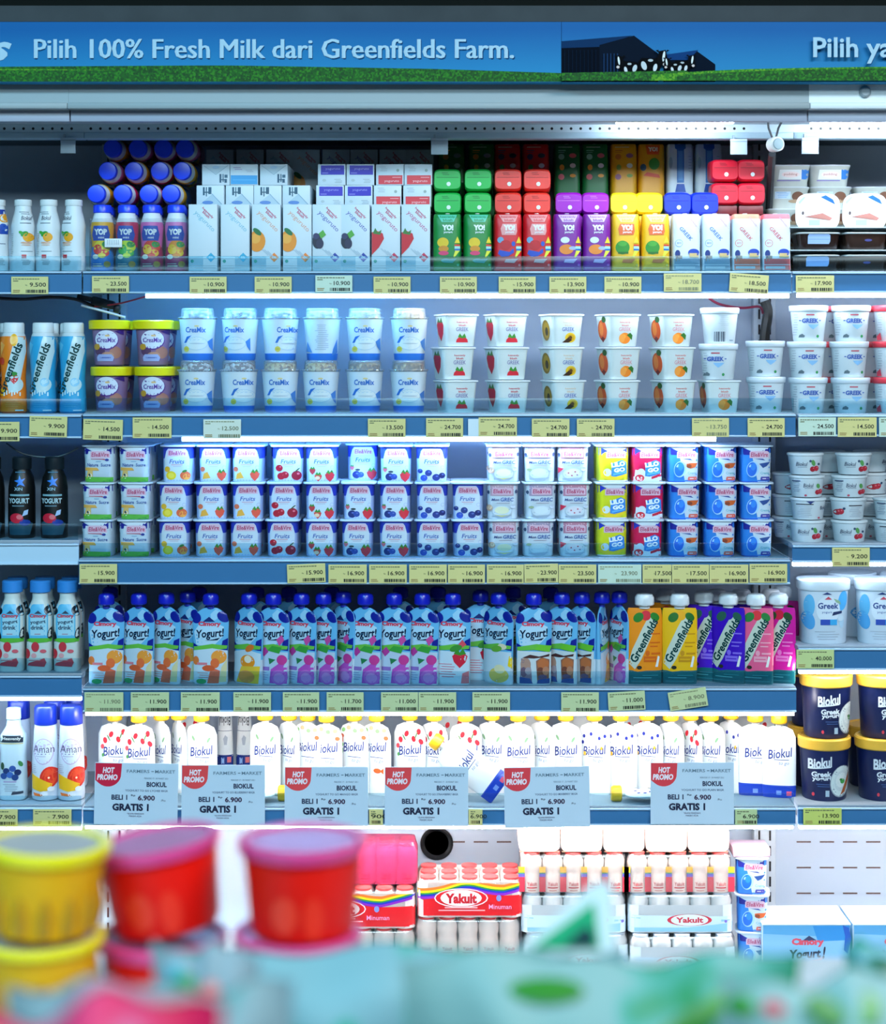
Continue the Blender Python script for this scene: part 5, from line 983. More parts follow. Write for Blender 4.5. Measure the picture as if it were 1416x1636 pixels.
LST = [(170, 'peach', 0, 0, 'first peach pouch, at the end of the shelf'), (222, 'peach', -22, .004, 'second peach pouch, partly behind the first'), (266, 'peach', -30, .010, 'third peach pouch, turned sideways'), (300, 'peach', -38, .034, 'peach pouch set back in shadow behind its neighbours'), (337, 'peach', -4, 0, 'peach pouch in front of the dark gap'),
       (398, 'orange', -34, .004, 'orange and yellow pouch standing beyond the dark gap'), (437, 'purple', -22, 0, 'purple-fruit pouch next to the orange one, cap tilted'), (482, 'purple', -30, .003, 'purple-fruit pouch with a bright glint'), (517, 'purple', -38, .007, 'purple-fruit pouch, narrow and turned, before the shaded one'), (549, 'purple', -48, .022, 'purple-fruit pouch in shade at the end of its row'),
       (584, 'purple', -22, 0, 'purple-fruit pouch with crooked cap after the small gap'), (630, 'purple', -18, 0, 'purple-fruit pouch in the middle of the last three'), (675, 'purple', -22, 0, 'purple-fruit pouch beside the strawberry pouch'), (724, 'straw', -10, 0, 'strawberry pouch between the purple-fruit and dim pouches'),
       (768, 'straw', -6, .044, 'dim strawberry pouch set back behind the banana pouch'), (797, 'banana', -38, .008, 'banana pouch turned sideways'), (853, 'cocoa', 0, -.002, 'brown cereal pouch facing squarely front'), (898, 'cocoa', -32, .010, 'brown cereal pouch, second and turned sideways'), (930, 'cocoa', -44, .016, 'brown cereal pouch, last and most turned'), (962, 'orange', 72, .02, 'pouch seen edge-on showing small print, next to the cereal pouches'), (990, 'purple', -66, .024, 'pouch seen nearly edge-on with pink fruit, beside the orange white-capped pouch')]
for i, (px, k, rz, dy, lab) in enumerate(LST):
    PO[k].put(X(px, yp+dy), yp+dy, z4, 'blue-capped ' + lab, 'blue-capped yogurt pouches', (0, 0, rz))
for i, (px, k, lab) in enumerate([(176, 'peach', 'behind the first peach pouch'), (318, 'peach', 'behind the peach pouches'), (410, 'orange', 'behind the orange pouch'), (462, 'purple', 'between the purple pouches'), (530, 'purple', 'behind the shaded purple pouch'), (640, 'purple', 'behind the last purple pouches'), (700, 'straw', 'behind the strawberry pouch'), (820, 'banana', 'behind the cereal pouch'), (880, 'cocoa', 'behind the second cereal pouch')]):
    PO[k].put(X(px, .125), .125, z4, 'blue-capped pouch in the dark back row, ' + lab, 'pouches in the dark back row', (0, 0, -20))
# clear-bottomed pouches with white caps
QS = [(0, 27, 9, 2.6), (4, 28, 9.4, 2.4), (22, 28, 8.8, 2.2), (70, 28.5, 8, 2.2), (104, 28.5, 4.6, 2.4), (118, 27.5, 2.6, 3), (122, 26, 2, 4)]
def qpouch(c, c2, acc, stem):
    a = [P([(-27.5, 24), (-12, 20), (27.5, 26), (27.6, 60), (27, 116), (10, 118), (-27, 116)], c), P([(-26, 34), (-16, 24), (-6, 40), (12, 80), (20, 104), (6, 108), (-4, 90), (-20, 56)], '#c4ccbc'), E(2, 110, 8, 8, acc), E(-10, 107, 9, 7, stem, 40), E(16, 108, 8, 6, stem, -40), T('Greenfields', -1.5, 70, 76, 13, '#0c3c3c', .03, .1, 62)]
    a += [E(16, 86, 4, 6, '#e8dcdc') if False else R(10, 80, 24, 82, c2), R(8, 66, 24, 68, c2), R(8, 60, 20, 62, c2), E(4, 50, 3.4, 4.4, c2), R(10, 48, 24, 51, c2), P([(-2, 36), (18, 36), (18, 45), (-2, 45)], c2), R(0, 39.6, 16, 41, c), E(-9, 27, 4, 3, '#2c2c24'), P([(16, 28), (20, 28), (23, 44), (20, 46)], '#e4e4e0'), R(-22, 4, 22, 6, '#2c7c84'), R(-18, 10, 10, 11.4, '#58a8ac'), R(-4, 14, 20, 15, '#3c949c')]
    return Kind('clear_bottom_pouch', 'pouch', [('body', mb_cup(QS, [M('#1c646c', .15)]*2+[M(c, .25)]*4, a, seg=40, r=.22)), ('spout', mb_secs([(121, 9, 6, 2), (127, 9, 6, 2)], '#d8dcdc', 18)), ('cap', mb_secs([(126, 14, 11, 2), (128, 15.5, 12.4, 2.4), (139, 15.5, 12.4, 2.4), (144, 12.5, 10, 2.4), (145, 8, 7, 2)], M('#dde0e4', .3), 28))])
QL = [(1032, qpouch('#f08c1c', '#d8641c', '#d8303c', '#2c7c2c'), 0, 0, 'orange pouch with white cap and clear bottom'), (1088, qpouch('#ecb41c', '#c88c1c', '#f0a81c', '#2c6c2c'), -4, 0, 'yellow pouch with white cap and clear bottom'), (1127, qpouch('#4a1cc0', '#8c6ce0', '#4c1cb0', '#2c5c4c'), -26, .036, 'violet pouch with white cap, behind the yellow one'), (1166, qpouch('#3c14b4', '#8468e0', '#3c1ca8', '#2c5c4c'), -28, .010, 'violet pouch with white cap, beside the pink one'),
      (1210, qpouch('#e85c88', '#f0a0b4', '#e0343c', '#2c7c3c'), -16, 0, 'pink pouch with white cap and clear bottom'), (1246, qpouch('#c81c90', '#dc70b8', '#c8203c', '#2c4c2c'), -24, .010, 'magenta pouch with white cap, at the end of the shelf')]
for px, k, rz, dy, lab in QL: k.put(X(px-2, yp+dy), yp+dy, z4, lab, 'white-capped pouches', (0, 0, rz))
for px, i, lab in ((1064, 0, 'orange'), (1146, 3, 'violet'), (1185, 3, 'second violet'), (1232, 5, 'magenta'), (1262, 5, 'last magenta')):
    y_ = .098; QL[i][1].put(X(min(px, 1236), y_) if px < 1262 else X(1250, y_+.042), y_ if px < 1262 else y_+.042, z4, 'white-capped pouch behind the front row, the %s one' % lab, 'white-capped pouches behind', (0, 0, -25))
# big white tubs
BT = [(0, 35, 30, 2.6), (2, 36.5, 31, 2.6), (86, 39.5, 34, 2.6), (90, 40, 34.4, 2.6)]
def bigtub(dx):
    a = [E(-27, 62, 8, 18, '#5cacd8'), E(-28, 38, 9, 15, '#4c9cd4', 15), E(26, 70, 8, 16, '#4ca4dc', -10), E(24, 36, 4, 10, '#b4d0e4'), E(dx, 56, 19, 22, '#d4dee8'), T('Greek', dx, 62, 33, 10, '#2c4484', .03), T('yogurt', dx-2, 51, 16, 4, '#4c64a0', .01), P([(dx-6, 72), (dx, 77), (dx+6, 72)], '#c8485c'), P([(dx-10, 80), (dx-2, 84), (dx+6, 80)], '#243c74'), P([(dx+6, 46), (dx+22, 50), (dx+22, 54), (dx+8, 52)], '#24345c'), R(dx-12, 31, dx+3, 40, '#2c4cac'), R(dx+3, 31, dx+14, 40, '#3ca4dc'), E(dx+20, 42, 5, 5, '#c8d8e4'), P([(dx+8, 74), (dx+18, 70), (dx+20, 64), (dx+12, 68)], '#8cac8c')] + lines(-20, 22, 20, 4, '#b4bcc8', 4)
    return Kind('greek_yogurt_tub', 'tub', [('tub', mb_cup(BT, '#ccd8e4', a, seg=44)), ('lid', mb_secs([(86, 41.4, 36, 2.6), (88, 42.4, 37, 2.6), (101, 43, 37.6, 2.6), (103, 41, 35.6, 2.6)], M('#d4dfe8', .35), 44))])
B0 = bigtub(2)
B0.put(X(1315, .055), .055, z4r, 'big white tub with blue patches, nearest the magenta pouch', 'big white tubs'); B0.put(X(1407, .055), .055, z4r, 'big white tub with blue patches, cut by the frame edge', 'big white tubs', (0, 0, -8))
B0.put(X(1362, .15), .15, z4r, 'big white tub behind and between the two front tubs', 'big white tubs', (0, 0, 60)); B0.put(X(1448, .15), .15, z4r, 'big white tub in the back past the frame edge', 'big white tubs', (0, 0, 40))

# ================================================================== LOWEST SHELF
z5 = SH['5M']; z5l = SH['5L']; z5r = SH['5R']
BBS = [(0, 19, 16, 3), (2, 21.5, 18, 3), (20, 22, 18, 3), (74, 20, 17, 3), (92, 21.5, 17.5, 3), (104, 20, 17, 3), (118, 12, 12, 2), (130, 10.4, 10.4, 2)]
a = [R(-19, 94, 18, 105, '#24303c'), T('Heavenly', 0, 99.6, 30, 6, '#c8ccc4', .03), R(-19, 91.6, 18, 93, '#c8b46c')] + [E(dx_, dy_, 5.4, 5, c_) for dx_, dy_, c_ in ((-8, 48, '#24386c'), (2, 52, '#34549c'), (10, 46, '#1c2c5c'), (-2, 42, '#3c64ac'), (6, 38, '#24407c'), (-12, 40, '#2c4c8c'))] + [E(14, 60, 3, 5, '#3c7c44', 30), E(-14, 56, 3, 6, '#34503c'), R(-12, 30, 8, 32, '#a898c0')] + lines(-14, 12, 26, 4, '#8c9cac', 3.4) + [P([(0, 10), (18, 12), (18, 16), (2, 15)], '#3c4454')]
BQ = Kind('blueberry_bottle', 'bottle', [('body', mb_cup(BBS, '#bcd0da', a, r=.3)), ('cap', mb_secs([(129, 11, 11, 2), (130, 12, 12, 2), (146, 11.4, 11.4, 2), (147, 10, 10, 2)], '#c8dcdc'))])
BQ.put(X(22, .05), .05, z5l, 'white bottle with dark label and blueberries, lower than its navy-capped neighbours', 'bottles on the lowest shelf'); BQ.put(X(-26, .05), .05, z5l, 'white bottle with blueberries past the frame edge', 'bottles on the lowest shelf')
AS_ = [(0, 18, 18, 2), (2, 21, 21, 2), (8, 22, 22, 2), (60, 21, 21, 2), (112, 18.6, 18.6, 2), (122, 17.4, 17.4, 2)]
a = [E(0, 80, 16, 21, '#b8a4c8'), E(0, 80, 14.6, 19.4, '#d0d8e4'), T('Aman', 0, 84, 33, 12, '#40385c', -.004), R(-14, 75, 10, 76.6, '#7c749c'), R(-12, 71.6, 4, 72.6, '#a09cb8'), E(9, 38, 14, 18, '#e02c1c', -15), E(9, 38, 11, 15, '#ec4c28', -15), E(9, 38, 1.6, 1.6, '#f4d4b4'), P([(-19, 44), (14, 28), (12, 18), (-4, 16), (-18, 20)], '#ecb41c'), P([(-16, 14), (-2, 12), (2, 8), (-14, 9)], '#e0702c'), E(2, 12, 6, 5, '#d8dce0'), E(12, 20, 5, 4, '#d8dce0')] + lines(-20, -10, 58, 5, '#a8acbc', 3)
AQ = Kind('citrus_bottle', 'bottle', [('body', mb_cup(AS_, '#ccd4e0', a, r=.35)), ('cap', mb_secs([(121, 17.6, 17.6, 2), (122, 18.6, 18.6, 2), (148, 18, 18, 2), (151, 16.6, 16.6, 2)], M('#142c98', .3)))])
for px, y_, rz, lab in ((73, .05, 0, 'white citrus bottle with navy cap, beside the blueberry bottle'), (114, .05, 8, 'white citrus bottle with navy cap, beside the case joint')):
    AQ.put(X(px, y_), y_, z5l, lab, 'navy-capped citrus bottles', (0, 0, rz))
for px, lab in ((34, 'behind the blueberry bottle'), (92, 'between the two front citrus bottles'), (126, 'beside the case joint')): AQ.put(X(px-4, .105)if px < 120 else X(119, .152), .105 if px < 120 else .152, z5l, 'white citrus bottle with navy cap, %s, in the second row' % lab, 'navy-capped citrus bottles')
# white pouches with yellow caps
WS = [(0, 26, 8, 2.6), (4, 27, 8.6, 2.4), (20, 27.4, 8.2, 2.2), (70, 27.6, 6.6, 2.2), (98, 27, 4.6, 2.4), (110, 22, 3, 2.6), (115, 11, 2.4, 3)]
def wpouch(kind):
    ink = '#323c80'; base = '#1c3cac' if kind == 'navy' else '#e2e6e6'
    a = [T('Biokul', 2, 72 if kind != 'fish' else 78, 40, 15, ink, .012, .25, 8), R(-8, 61, 16, 62, ink), T('to go', 8, 55, 16, 6, '#6c78a4', .0, .2)]
    if kind == 'cherry': a += [E(x_, y_, 3.6, 5, '#d82c38', r_) for x_, y_, r_ in ((-14, 88, 10), (-4, 98, -20), (8, 90, 15), (16, 102, 0), (20, 86, 30))] + [E(-8, 92, 1, 6, '#4c7c44', 30), E(12, 96, 1, 6, '#4c7c44', -20), E(-18, 78, 3, 4, '#d84c54'), E(-17, 64, 2, 3, '#5c9c54')]
    elif kind == 'fish': a += [E(x_, y_, 4, 3.4, c_, r_) for x_, y_, c_, r_ in ((-18, 104, '#8ac47c', 20), (-8, 108, '#e0a07c', 0), (4, 104, '#8cc884', -10), (16, 106, '#e8a884', 10), (-20, 94, '#e06c54', 0), (-20, 80, '#94c88c', 0), (20, 94, '#e86c44', 0))] + [R(-22, 66, -17, 74, '#8cc884'), R(-22, 84, -17, 92, '#e88c7c'), E(6, 40, 7, 4, '#e05c24'), P([(11, 40), (17, 45), (17, 35)], '#e05c24')]
    elif kind == 'berry': a += [E(x_, y_, 2.4, 3, '#343c9c') for x_, y_ in ((-16, 94), (-4, 98), (10, 92), (19, 96), (-18, 84))] + [E(-14, 66, 2.4, 3.4, '#e8b03c'), E(14, 76, 2, 3, '#e0a83c')]
    elif kind == 'navy': a += [P([(-26, 1), (26, 1), (27, 14), (10, 18), (-4, 14), (-26, 18)], '#1c3cac'), R(12, 4, 20, 11, '#c84c6c'), R(-4, 5, 4, 12, '#6c8cd0')]
    else: a += [E(-12, 92, 2, 5, '#7ca47c', 30), E(14, 90, 2, 5, '#7ca47c', -30)]
    return Kind('white_pouch', 'pouch', [('body', mb_cup(WS, [M(base, .3)]*2+[M('#dfe3e4', .3)]*4, a, seg=40, r=.25)), ('spout', mb_secs([(114, 6, 5, 2), (121, 6, 5, 2)], '#dfe3e4', 16)), ('cap', mb_secs([(120, 11, 11, 2), (122, 13, 13, 2), (133, 13, 13, 2), (137, 10.5, 10.5, 2)], M('#ecb41c', .35), 24))])
WP = {k: wpouch(k) for k in ('cherry', 'fish', 'berry', 'navy', 'plain')}
W5 = [(183, 'cherry', -8, .045, 'cherry pouch, first behind the first promotion card'), (222, 'cherry', -10, .028, 'cherry pouch, beside the first one, lettering clear'), (258, 'plain', -50, .05, 'plain white pouch turned nearly edge-on above the first card'), (286, 'plain', -58, .055, 'plain white pouch turned edge-on at the gap after the first card'), (322, 'plain', -14, .04, 'white pouch with faint script above the second card'),
      (424, 'plain', -20, .05, 'white pouch leaning beside the upside-down ones'), (462, 'plain', -48, .05, 'narrow white pouch before the fish-printed ones'), (492, 'fish', -30, .045, 'fish pouch, first of five'), (522, 'fish', -18, .032, 'fish pouch, second of five, fully lettered'), (566, 'fish', -28, .045, 'fish pouch, third of five'), (602, 'fish', -30, .04, 'fish pouch, fourth of five, before the cherry ones'),
      (655, 'cherry', -16, .05, 'cherry pouch above the fourth card'), (694, 'cherry', -36, .045, 'cherry pouch turned sideways above the fourth card'), (744, 'cherry', -12, .04, 'cherry pouch with clear script above the fourth card'), (786, 'plain', -30, .05, 'white pouch with faint script after the cherry ones'), (828, 'plain', -10, .04, 'glaring white pouch before the fifth card'), (866, 'plain', -44, .05, 'glaring white pouch turned sideways above the fifth card'),
      (904, 'plain', -20, .045, 'white pouch with readable script above the fifth card'), (950, 'berry', -24, .045, 'berry-dotted pouch, first after the fifth card'), (992, 'berry', -14, .045, 'berry-dotted pouch, second after the fifth card'), (1034, 'berry', -22, .05, 'berry-dotted pouch, third, beside the last card'), (1072, 'plain', -46, .045, 'white pouch turned sideways above the last card'), (1104, 'cherry', -56, .05, 'cherry pouch seen edge-on above the last card'), (1136, 'plain', -40, .045, 'white pouch with yellow cap above the last card'),
      (1168, 'berry', -48, .06, 'berry pouch in shade after the last card'), (1207, 'navy', -8, .034, 'blue-bottomed pouch, first of the last two'), (1245, 'navy', -12, .018, 'blue-bottomed pouch, nearest the navy tubs')]
for px, k, rz, dy, lab in W5:
    y_ = .055 + dy
    zz = z5
    WP[k].put(X(px, y_), y_, zz, 'yellow-capped ' + lab, 'yellow-capped white pouches', (0, 0, rz))
for i, (px, lab) in enumerate([(240, 'above the first card'), (300, 'above the second card'), (480, 'behind the fish-printed ones'), (580, 'behind the fish and cherry ones'), (720, 'behind the cherry ones'), (850, 'behind the fifth card'), (920, 'past the fifth card'), (1010, 'behind the berry ones'), (1090, 'behind the last card'), (1190, 'behind the blue-bottomed ones'), (1226, 'between the blue-bottomed ones')]):
    WP[('plain', 'cherry', 'plain')[i % 3]].put(X(px, .185), .185, z5, 'yellow-capped white pouch in the back row %s' % lab, 'white pouches in the back row', (0, 0, -25+i*3 % 20))
# upside-down pouches with navy ends
US = [(0, 12, 2.4, 3), (5, 20, 3, 2.6), (18, 15, 4.6, 2.4), (60, 16, 8, 2.2), (76, 16.5, 9, 2.2)]
def updown():
    s = ps([(0, 17, 10.5, 2.6), (22, 17, 10, 2.4), (24, 17, 9.6, 2.2), (80, 14, 6, 2.2), (104, 12, 3, 2.4)])
    its = [R(-16, 1, 16, 24, '#142c7c'), R(-8, 10, -2, 20, '#8cb0e0'), R(4, 12, 12, 21, '#e0787c'), P([(-8, 4), (14, 2), (16, 8), (0, 9)], '#3c8cd8'), T('Biokul', -1, 78, 22, 14, '#44444c', .01, 0, 180), P([(-2, 40), (3, 40), (5, 52), (0, 56), (-4, 50)], '#b0b8c4'), R(-14, 62, 13, 63, '#8c94a4')]
    return Kind('navy_end_pouch', 'pouch', [(None, MB().loft(s, [M('#142c7c', .3), M('#dfe3e4', .3), M('#dfe3e4', .3), M('#dfe3e4', .3)], 36).art(its, surf(s), r=.25))])
UD = updown()
for px, rz, lab in ((360, 6, 'narrow white pouch with navy end, first of the upside-down pair'), (391, -6, 'narrow white pouch with navy end, second of the upside-down pair')): UD.put(X(px, .215), .215, z5+18*S, lab, 'navy-ended pouches', (0, 0, rz), (.82, 1, 1.05))
WP['plain'].put(X(450, .215), .215, z5+8.7*S, 'white pouch lying flat under the upside-down pair at the back', 'fallen white pouches', (-90, 0, 90))
# fallen pouches lying on the shelf
def fallen(px, y_, rot, k, lab, dz):
    return WP[k].put(X(px, y_), y_, z5+dz*S, lab, 'fallen white pouches', rot)
fallen(326, .042, (-90, 0, -90), 'plain', 'white pouch fallen flat between the second and third cards, yellow cap showing', 12.2)
fallen(800, .028, (-6, -54, 0), 'navy', 'blue-based white pouch slumped over between the fourth and fifth cards', 20)
fallen(1112, .040, (-90, 0, 90), 'berry', 'white pouch fallen flat, yellow cap toward the fifth card', 12.2)
# navy tubs
NT = [(0, 34, 34, 2), (2, 35.4, 35.4, 2), (82, 39.5, 39.5, 2), (84, 39.8, 39.8, 2)]
def navytub(dx, bowl=True, cream=False):
    bx = dx+24
    a = [T('Biokul', dx-10, 62, 38, 17, '#d4dce4', .035, .2, 8), P([(dx-26, 51), (dx+6, 55), (dx+8, 57), (dx-20, 54)], '#d4dce4'), T('Greek', dx-8, 44, 30, 9, '#d4dce4', .04, .05, 3), T('yogurt', dx-7, 36, 30, 8, '#d4dce4', .04, .05, 3), R(dx-16, 27, dx+4, 28.4, '#3c5488'), R(dx-14, 23.6, dx+4, 25, '#3c5488'), E(dx-20, 11, 2, 3, '#c83c4c'), R(dx-2, 8, dx+4, 18, '#a4b8c8'), E(bx, 32, 19, 26, '#8c98a4', -10), E(bx, 32.6, 17.6, 24.6, '#c8d4d4', -10), E(bx, 33, 12, 17, '#bcc8cc', -10), E(bx, 34, 9, 12, '#d0d8d8', -10), E(bx+2, 32, 4, 4, '#3c9444'), E(bx-1, 35, 2.4, 2, '#2c7c3c'), P([(bx-2, 10), (bx+6, 14), (bx+13, 32), (bx+14, 46), (bx+9, 30), (bx+3, 18)], '#a4582c')]
    return Kind('navy_yogurt_tub', 'tub', [('tub', mb_cup(NT, M('#101c4c', .35), a, seg=44)), ('lid', mb_secs([(82, 40.6, 40.6, 2), (84, 42.4, 42.4, 2), (98, 43, 43, 2), (100.6, 41, 41, 2), (100.6, 37, 37, 2), (99, 36, 36, 2)], M('#dcac3c', .35), 44))])
N0, N1, N2 = navytub(-3), navytub(8), navytub(12)
for px, tr, k, lab in ((1317, 0, N0, 'navy tub with yellow lid showing its white bowl, lower one of the inner stack'), (1320, 1, N1, 'navy tub with yellow lid, upper one of the inner stack'), (1408, 0, N1, 'navy tub with yellow lid, lower one of the stack cut by the frame'), (1411, 1, N2, 'navy tub with yellow lid, upper one of the stack cut by the frame')):
    k.put(X(px, .065), .065, z5r+tr*100.8*S, lab, 'navy tubs')
for px, lab in ((1300, 'behind the inner stack'), (1392, 'behind the stack at the frame edge')):
    N1.put(X(px, .17), .17, z5r, 'navy tub in the second row, lower one ' + lab, 'navy tubs behind', (0, 0, 40)); 
N1.put(X(1300, .17), .17, z5r+100.8*S, 'navy tub in the second row, upper one behind the inner stack', 'navy tubs behind', (0, 0, 40))
# ================================================================== WELL
YB = [(0, 14.5, 14.5, 2), (2, 16.4, 16.4, 2), (22, 16.6, 16.6, 2), (29, 15.2, 15.2, 2), (34, 14.9, 14.9, 2), (40, 16.2, 16.2, 2), (50, 16.4, 16.4, 2), (58, 13, 13, 2), (60, 12, 12, 2)]
def ybot(c='#f6e6de', ink='#d0444c'):
    s = ps(YB); m = MB().loft(s, M(c, .3), 22)
    return m.art([R(-8, 8, 8, 10, ink), T('Yakult', 0, 15, 16, 6, ink, .02), R(-6, 4, 6, 5, ink)], surf(s))
def ycap(c): return mb_secs([(60, 12.4, 12.4, 2), (61, 13.2, 13.2, 2), (63.6, 13, 13, 2), (64, 11.8, 11.8, 2)], M(c, .35), 20)
ybm = {'red': ybot().mesh('bottle'), 'light': ybot('#eef2f4', '#4858a8').mesh('bottle')}; ycm = {'red': ycap('#d84848').mesh('cap'), 'light': ycap('#d4d8e4').mesh('cap')}
YP_ = 33.6
def yrow(rt, kind, n, y0, z0, lie=0, pitch=YP_):
    for i in range(n):
        b = bpy.data.objects.new('bottle', ybm[kind]); COL.objects.link(b); b.parent = rt
        b.location = ((i-(n-1)/2)*pitch*S, y0, z0)
        if lie: b.rotation_euler = (R_(-90), 0, 0); b.location.z += 16.8*S
        c = bpy.data.objects.new('cap', ycm[kind]); COL.objects.link(c); c.parent = b
def ypack(px, y, z, n, rows, kind, label, sleeve=None, lie=False, yrot=0):
    q_ = 1.26 if kind == 'red' else 1.0
    rt = props(empty('drink_multipack', (X(px, y), y, z), R_(yrot)), label, 'drink pack', 'packs of small probiotic bottles')
    for r in range(rows): yrow(rt, kind, n, (16.8+r*33.6)*S, 0)
    hw = n*YP_/2+.6; dp = rows*33.6/2+.6
    if sleeve is not None:
        s = ps([(2, hw, dp, 12), (46*q_, hw, dp, 12)]); f = surf(s)
        m = MB().loft(s, [M(sleeve[0], .3)], 64, False, False, mat=Matrix.Translation((0, dp*S, 0)))
        m.art(sleeve[1], lambda u, v, o: (f(u, v*q_, o)[0], f(u, v*q_, o)[1]+dp*S, v*q_), curved=True, off=.0006, r=.3); m.obj('sleeve', rt)
    s = ps([(1, hw+.5, dp+.5, 9), (58, hw+.5, dp+.5, 9), (62, hw-2, dp-2, 9)])
    MB().loft(s, CLEAR('#fbf6f4', .2, .05, .15), 64, False, False, mat=Matrix.Translation((0, dp*S, 0))).obj('shrink_film', rt)
    return rt
def redsleeve(off):
    w = 84
    def band(y0, th, c): 
        pts = lambda e: [(x, max(4, min(45, y0+e+9*math.exp(-((x-off)/34)**2)+(x+w)*.035+ (7 if x > off+60 else 0)*(x-off-60)/40))) for x in range(-w, w+1, 6)]
        return P(pts(th) + pts(0)[::-1], c)
    a = [P([(-w, 3.5)] + [(x, 24+9*math.exp(-((x-off)/34)**2)+(x+w)*.035) for x in range(-w, w+1, 6)] + [(w, 3.5)], '#dc1c24')]
    a += [band(24, 3.4, '#8c28b4'), band(27, 3, '#2434ac'), band(29.6, 2.6, '#2c8c3c'), band(31.6, 3.2, '#ecd41c'), band(34.4, 3.4, '#e8742c')]
    a += [E(off-8, 26, 43, 12.4, '#f0dcdc'), E(off-8, 26, 41, 11, '#dc1c24'), E(off-8, 26, 33, 10.6, '#f0e0dc'), T('Yakult', off-8, 25.4, 50, 13, '#c81c28', .05, 0), R(off-34, 13, off+18, 14.6, '#f4b4b4'), R(off-44, 9.6, off+30, 11, '#f4b4b4'), E(off+52, 26, 4, 4, '#7c8cdc'), T('Minuman', off+54, 15, 36, 6, '#e89cc8', .01), T('4', off-72, 14, 6, 9, '#f4dcdc', .04), P([(off-84, 12), (off-79, 18), (off-79, 8)], '#f4b4b4')]
    return ('#f0dad2', [it for it in (clipx(i, -w, w) for i in a)])
wz = WELLZ; wy = .03
# heights in the well follow the stacked packs: standing pack 64 px, lying pack 33 px
PKH = 64.6*S
zA = Z(1466, wy) - 0*S
# base tiers under the red pack
t0 = Z(1560, .02)
n_t = (Z(1467, wy) - wz)
def shim(px, y, w_, d_, z0, z1, label, c='#d8cfc8'):
    o = MB().box(-w_/2*S, w_/2*S, 0, d_*S, 0, z1-z0, M(c, .5), bev=.002).obj('cardboard_tray'); o.location = (X(px, y), y, z0); props(o, label, 'tray', 'cardboard trays in the well'); return o
h1 = Z(1467, wy) - PKH - wz
shim(748, wy, 172, 110, wz, wz+h1-.0005, 'cardboard tray under the red-sleeved drink pack')
ypack(748, wy, wz+h1, 5, 3, 'red', 'pack of small pale bottles under the red-sleeved pack', None)
ypack(751, wy, wz+h1+PKH, 5, 3, 'red', 'red-sleeved drink pack with a rainbow band, in front of the round port', redsleeve(-6))
h2 = Z(1500, wy) - PKH - wz
shim(588, wy, 172, 110, wz, wz+max(h2, .012)-.0005, 'cardboard tray under the drink pack behind the red cups')
zz = wz+max(h2, .012)
ypack(580, wy, zz, 5, 3, 'red', 'small pale bottles partly hidden behind the nearer red cups')
ypack(580, wy, zz+PKH, 5, 3, 'red', 'red-sleeved drink pack partly hidden behind the nearer red cups', redsleeve(-30))
def pinkpack(px, y, z):
    rt = props(empty('drink_multipack', (X(px, y), y, z)), 'pink film-wrapped pack standing on top, behind the nearer red cups', 'drink pack')
    yrow(rt, 'red', 5, 16.8*S, 0); yrow(rt, 'red', 5, 50.4*S, 0)
    s = ps([(0.2, 84.6, 34.2, 9), (50, 84.6, 34.2, 9), (66, 80, 30, 9)])
    MB().loft(s, CLEAR('#e86c98', .15, .35, .2, '#d84478'), 64, False, True, mat=Matrix.Translation((0, 33.6*S, 0))).obj('pink_film', rt)
pinkpack(584, wy+.03, zz+2*PKH+.0004)
# right hand packs: tiers of light packs, a row with rainbow gaps, lying packs on top
def gapstrip(rt, n):
    for i in range(n+1):
        px = (i-n/2)*YP_; m = MB()
        for z0, z1_, c in ((2, 26, '#d8384c'), (26, 31, '#6858c8'), (31, 33, '#3c8c6c'), (33, 42, '#ecb82c')): m.box((px-5)*S, (px+5)*S, 2.6*S, 3.8*S, z0*S, z1_*S, c)
        m.obj('rainbow_strip', rt)
zR2 = Z(1440, wy)          # foot of the rainbow row
hR = zR2 - 2*PKH - wz
shim(1002, wy, 344, 110, wz, wz+max(hR, .004)-.0004, 'long cardboard tray under the light blue drink packs')
def lsleeve(logo_x, blue):
    a = [P([(-84, 3.6), (84, 3.6), (84, 22), (40, 16), (0, 26), (-40, 22), (-84, 26)], blue), P([(-84, 10), (-30, 14), (10, 10), (84, 18), (84, 28), (20, 24), (-84, 30)], '#c8dcec')]
    if logo_x is not None: a += [E(logo_x, 22, 36, 9.6, '#c83040'), E(logo_x, 22, 30, 9.2, '#dce4ea'), T('Yakult', logo_x, 22, 44, 9, '#c43040', .04), E(logo_x+58, 20, 2.4, 2.4, '#7c6cc0')]
    return ('#dce6ec', [clipx(i, -84, 84) for i in a])
zb = wz+max(hR, .004)
for lv in range(2):
    for j, px in enumerate((917, 1088)):
        nm = ('light blue drink pack with an oval red logo, %s tier, %s' % (('lower', 'upper')[lv], ('behind the green bag corner', 'beside the blue pots')[j]))
        ypack(px+4-lv*4, wy - (.012 if lv == 0 and j == 1 else 0), zb+lv*PKH, 5, 3, 'light', nm, lsleeve((-8, 14)[lv] if j else 20, '#8cc0e0'))
for j, px in enumerate((917, 1086)):
    r = ypack(px, wy, zb+2*PKH, 5, 3, 'red', 'pack of pale bottles with rainbow strips in the gaps, %s' % ('beside the red-sleeved pack', 'beside the blue pots')[j])
    gapstrip(r, 5)
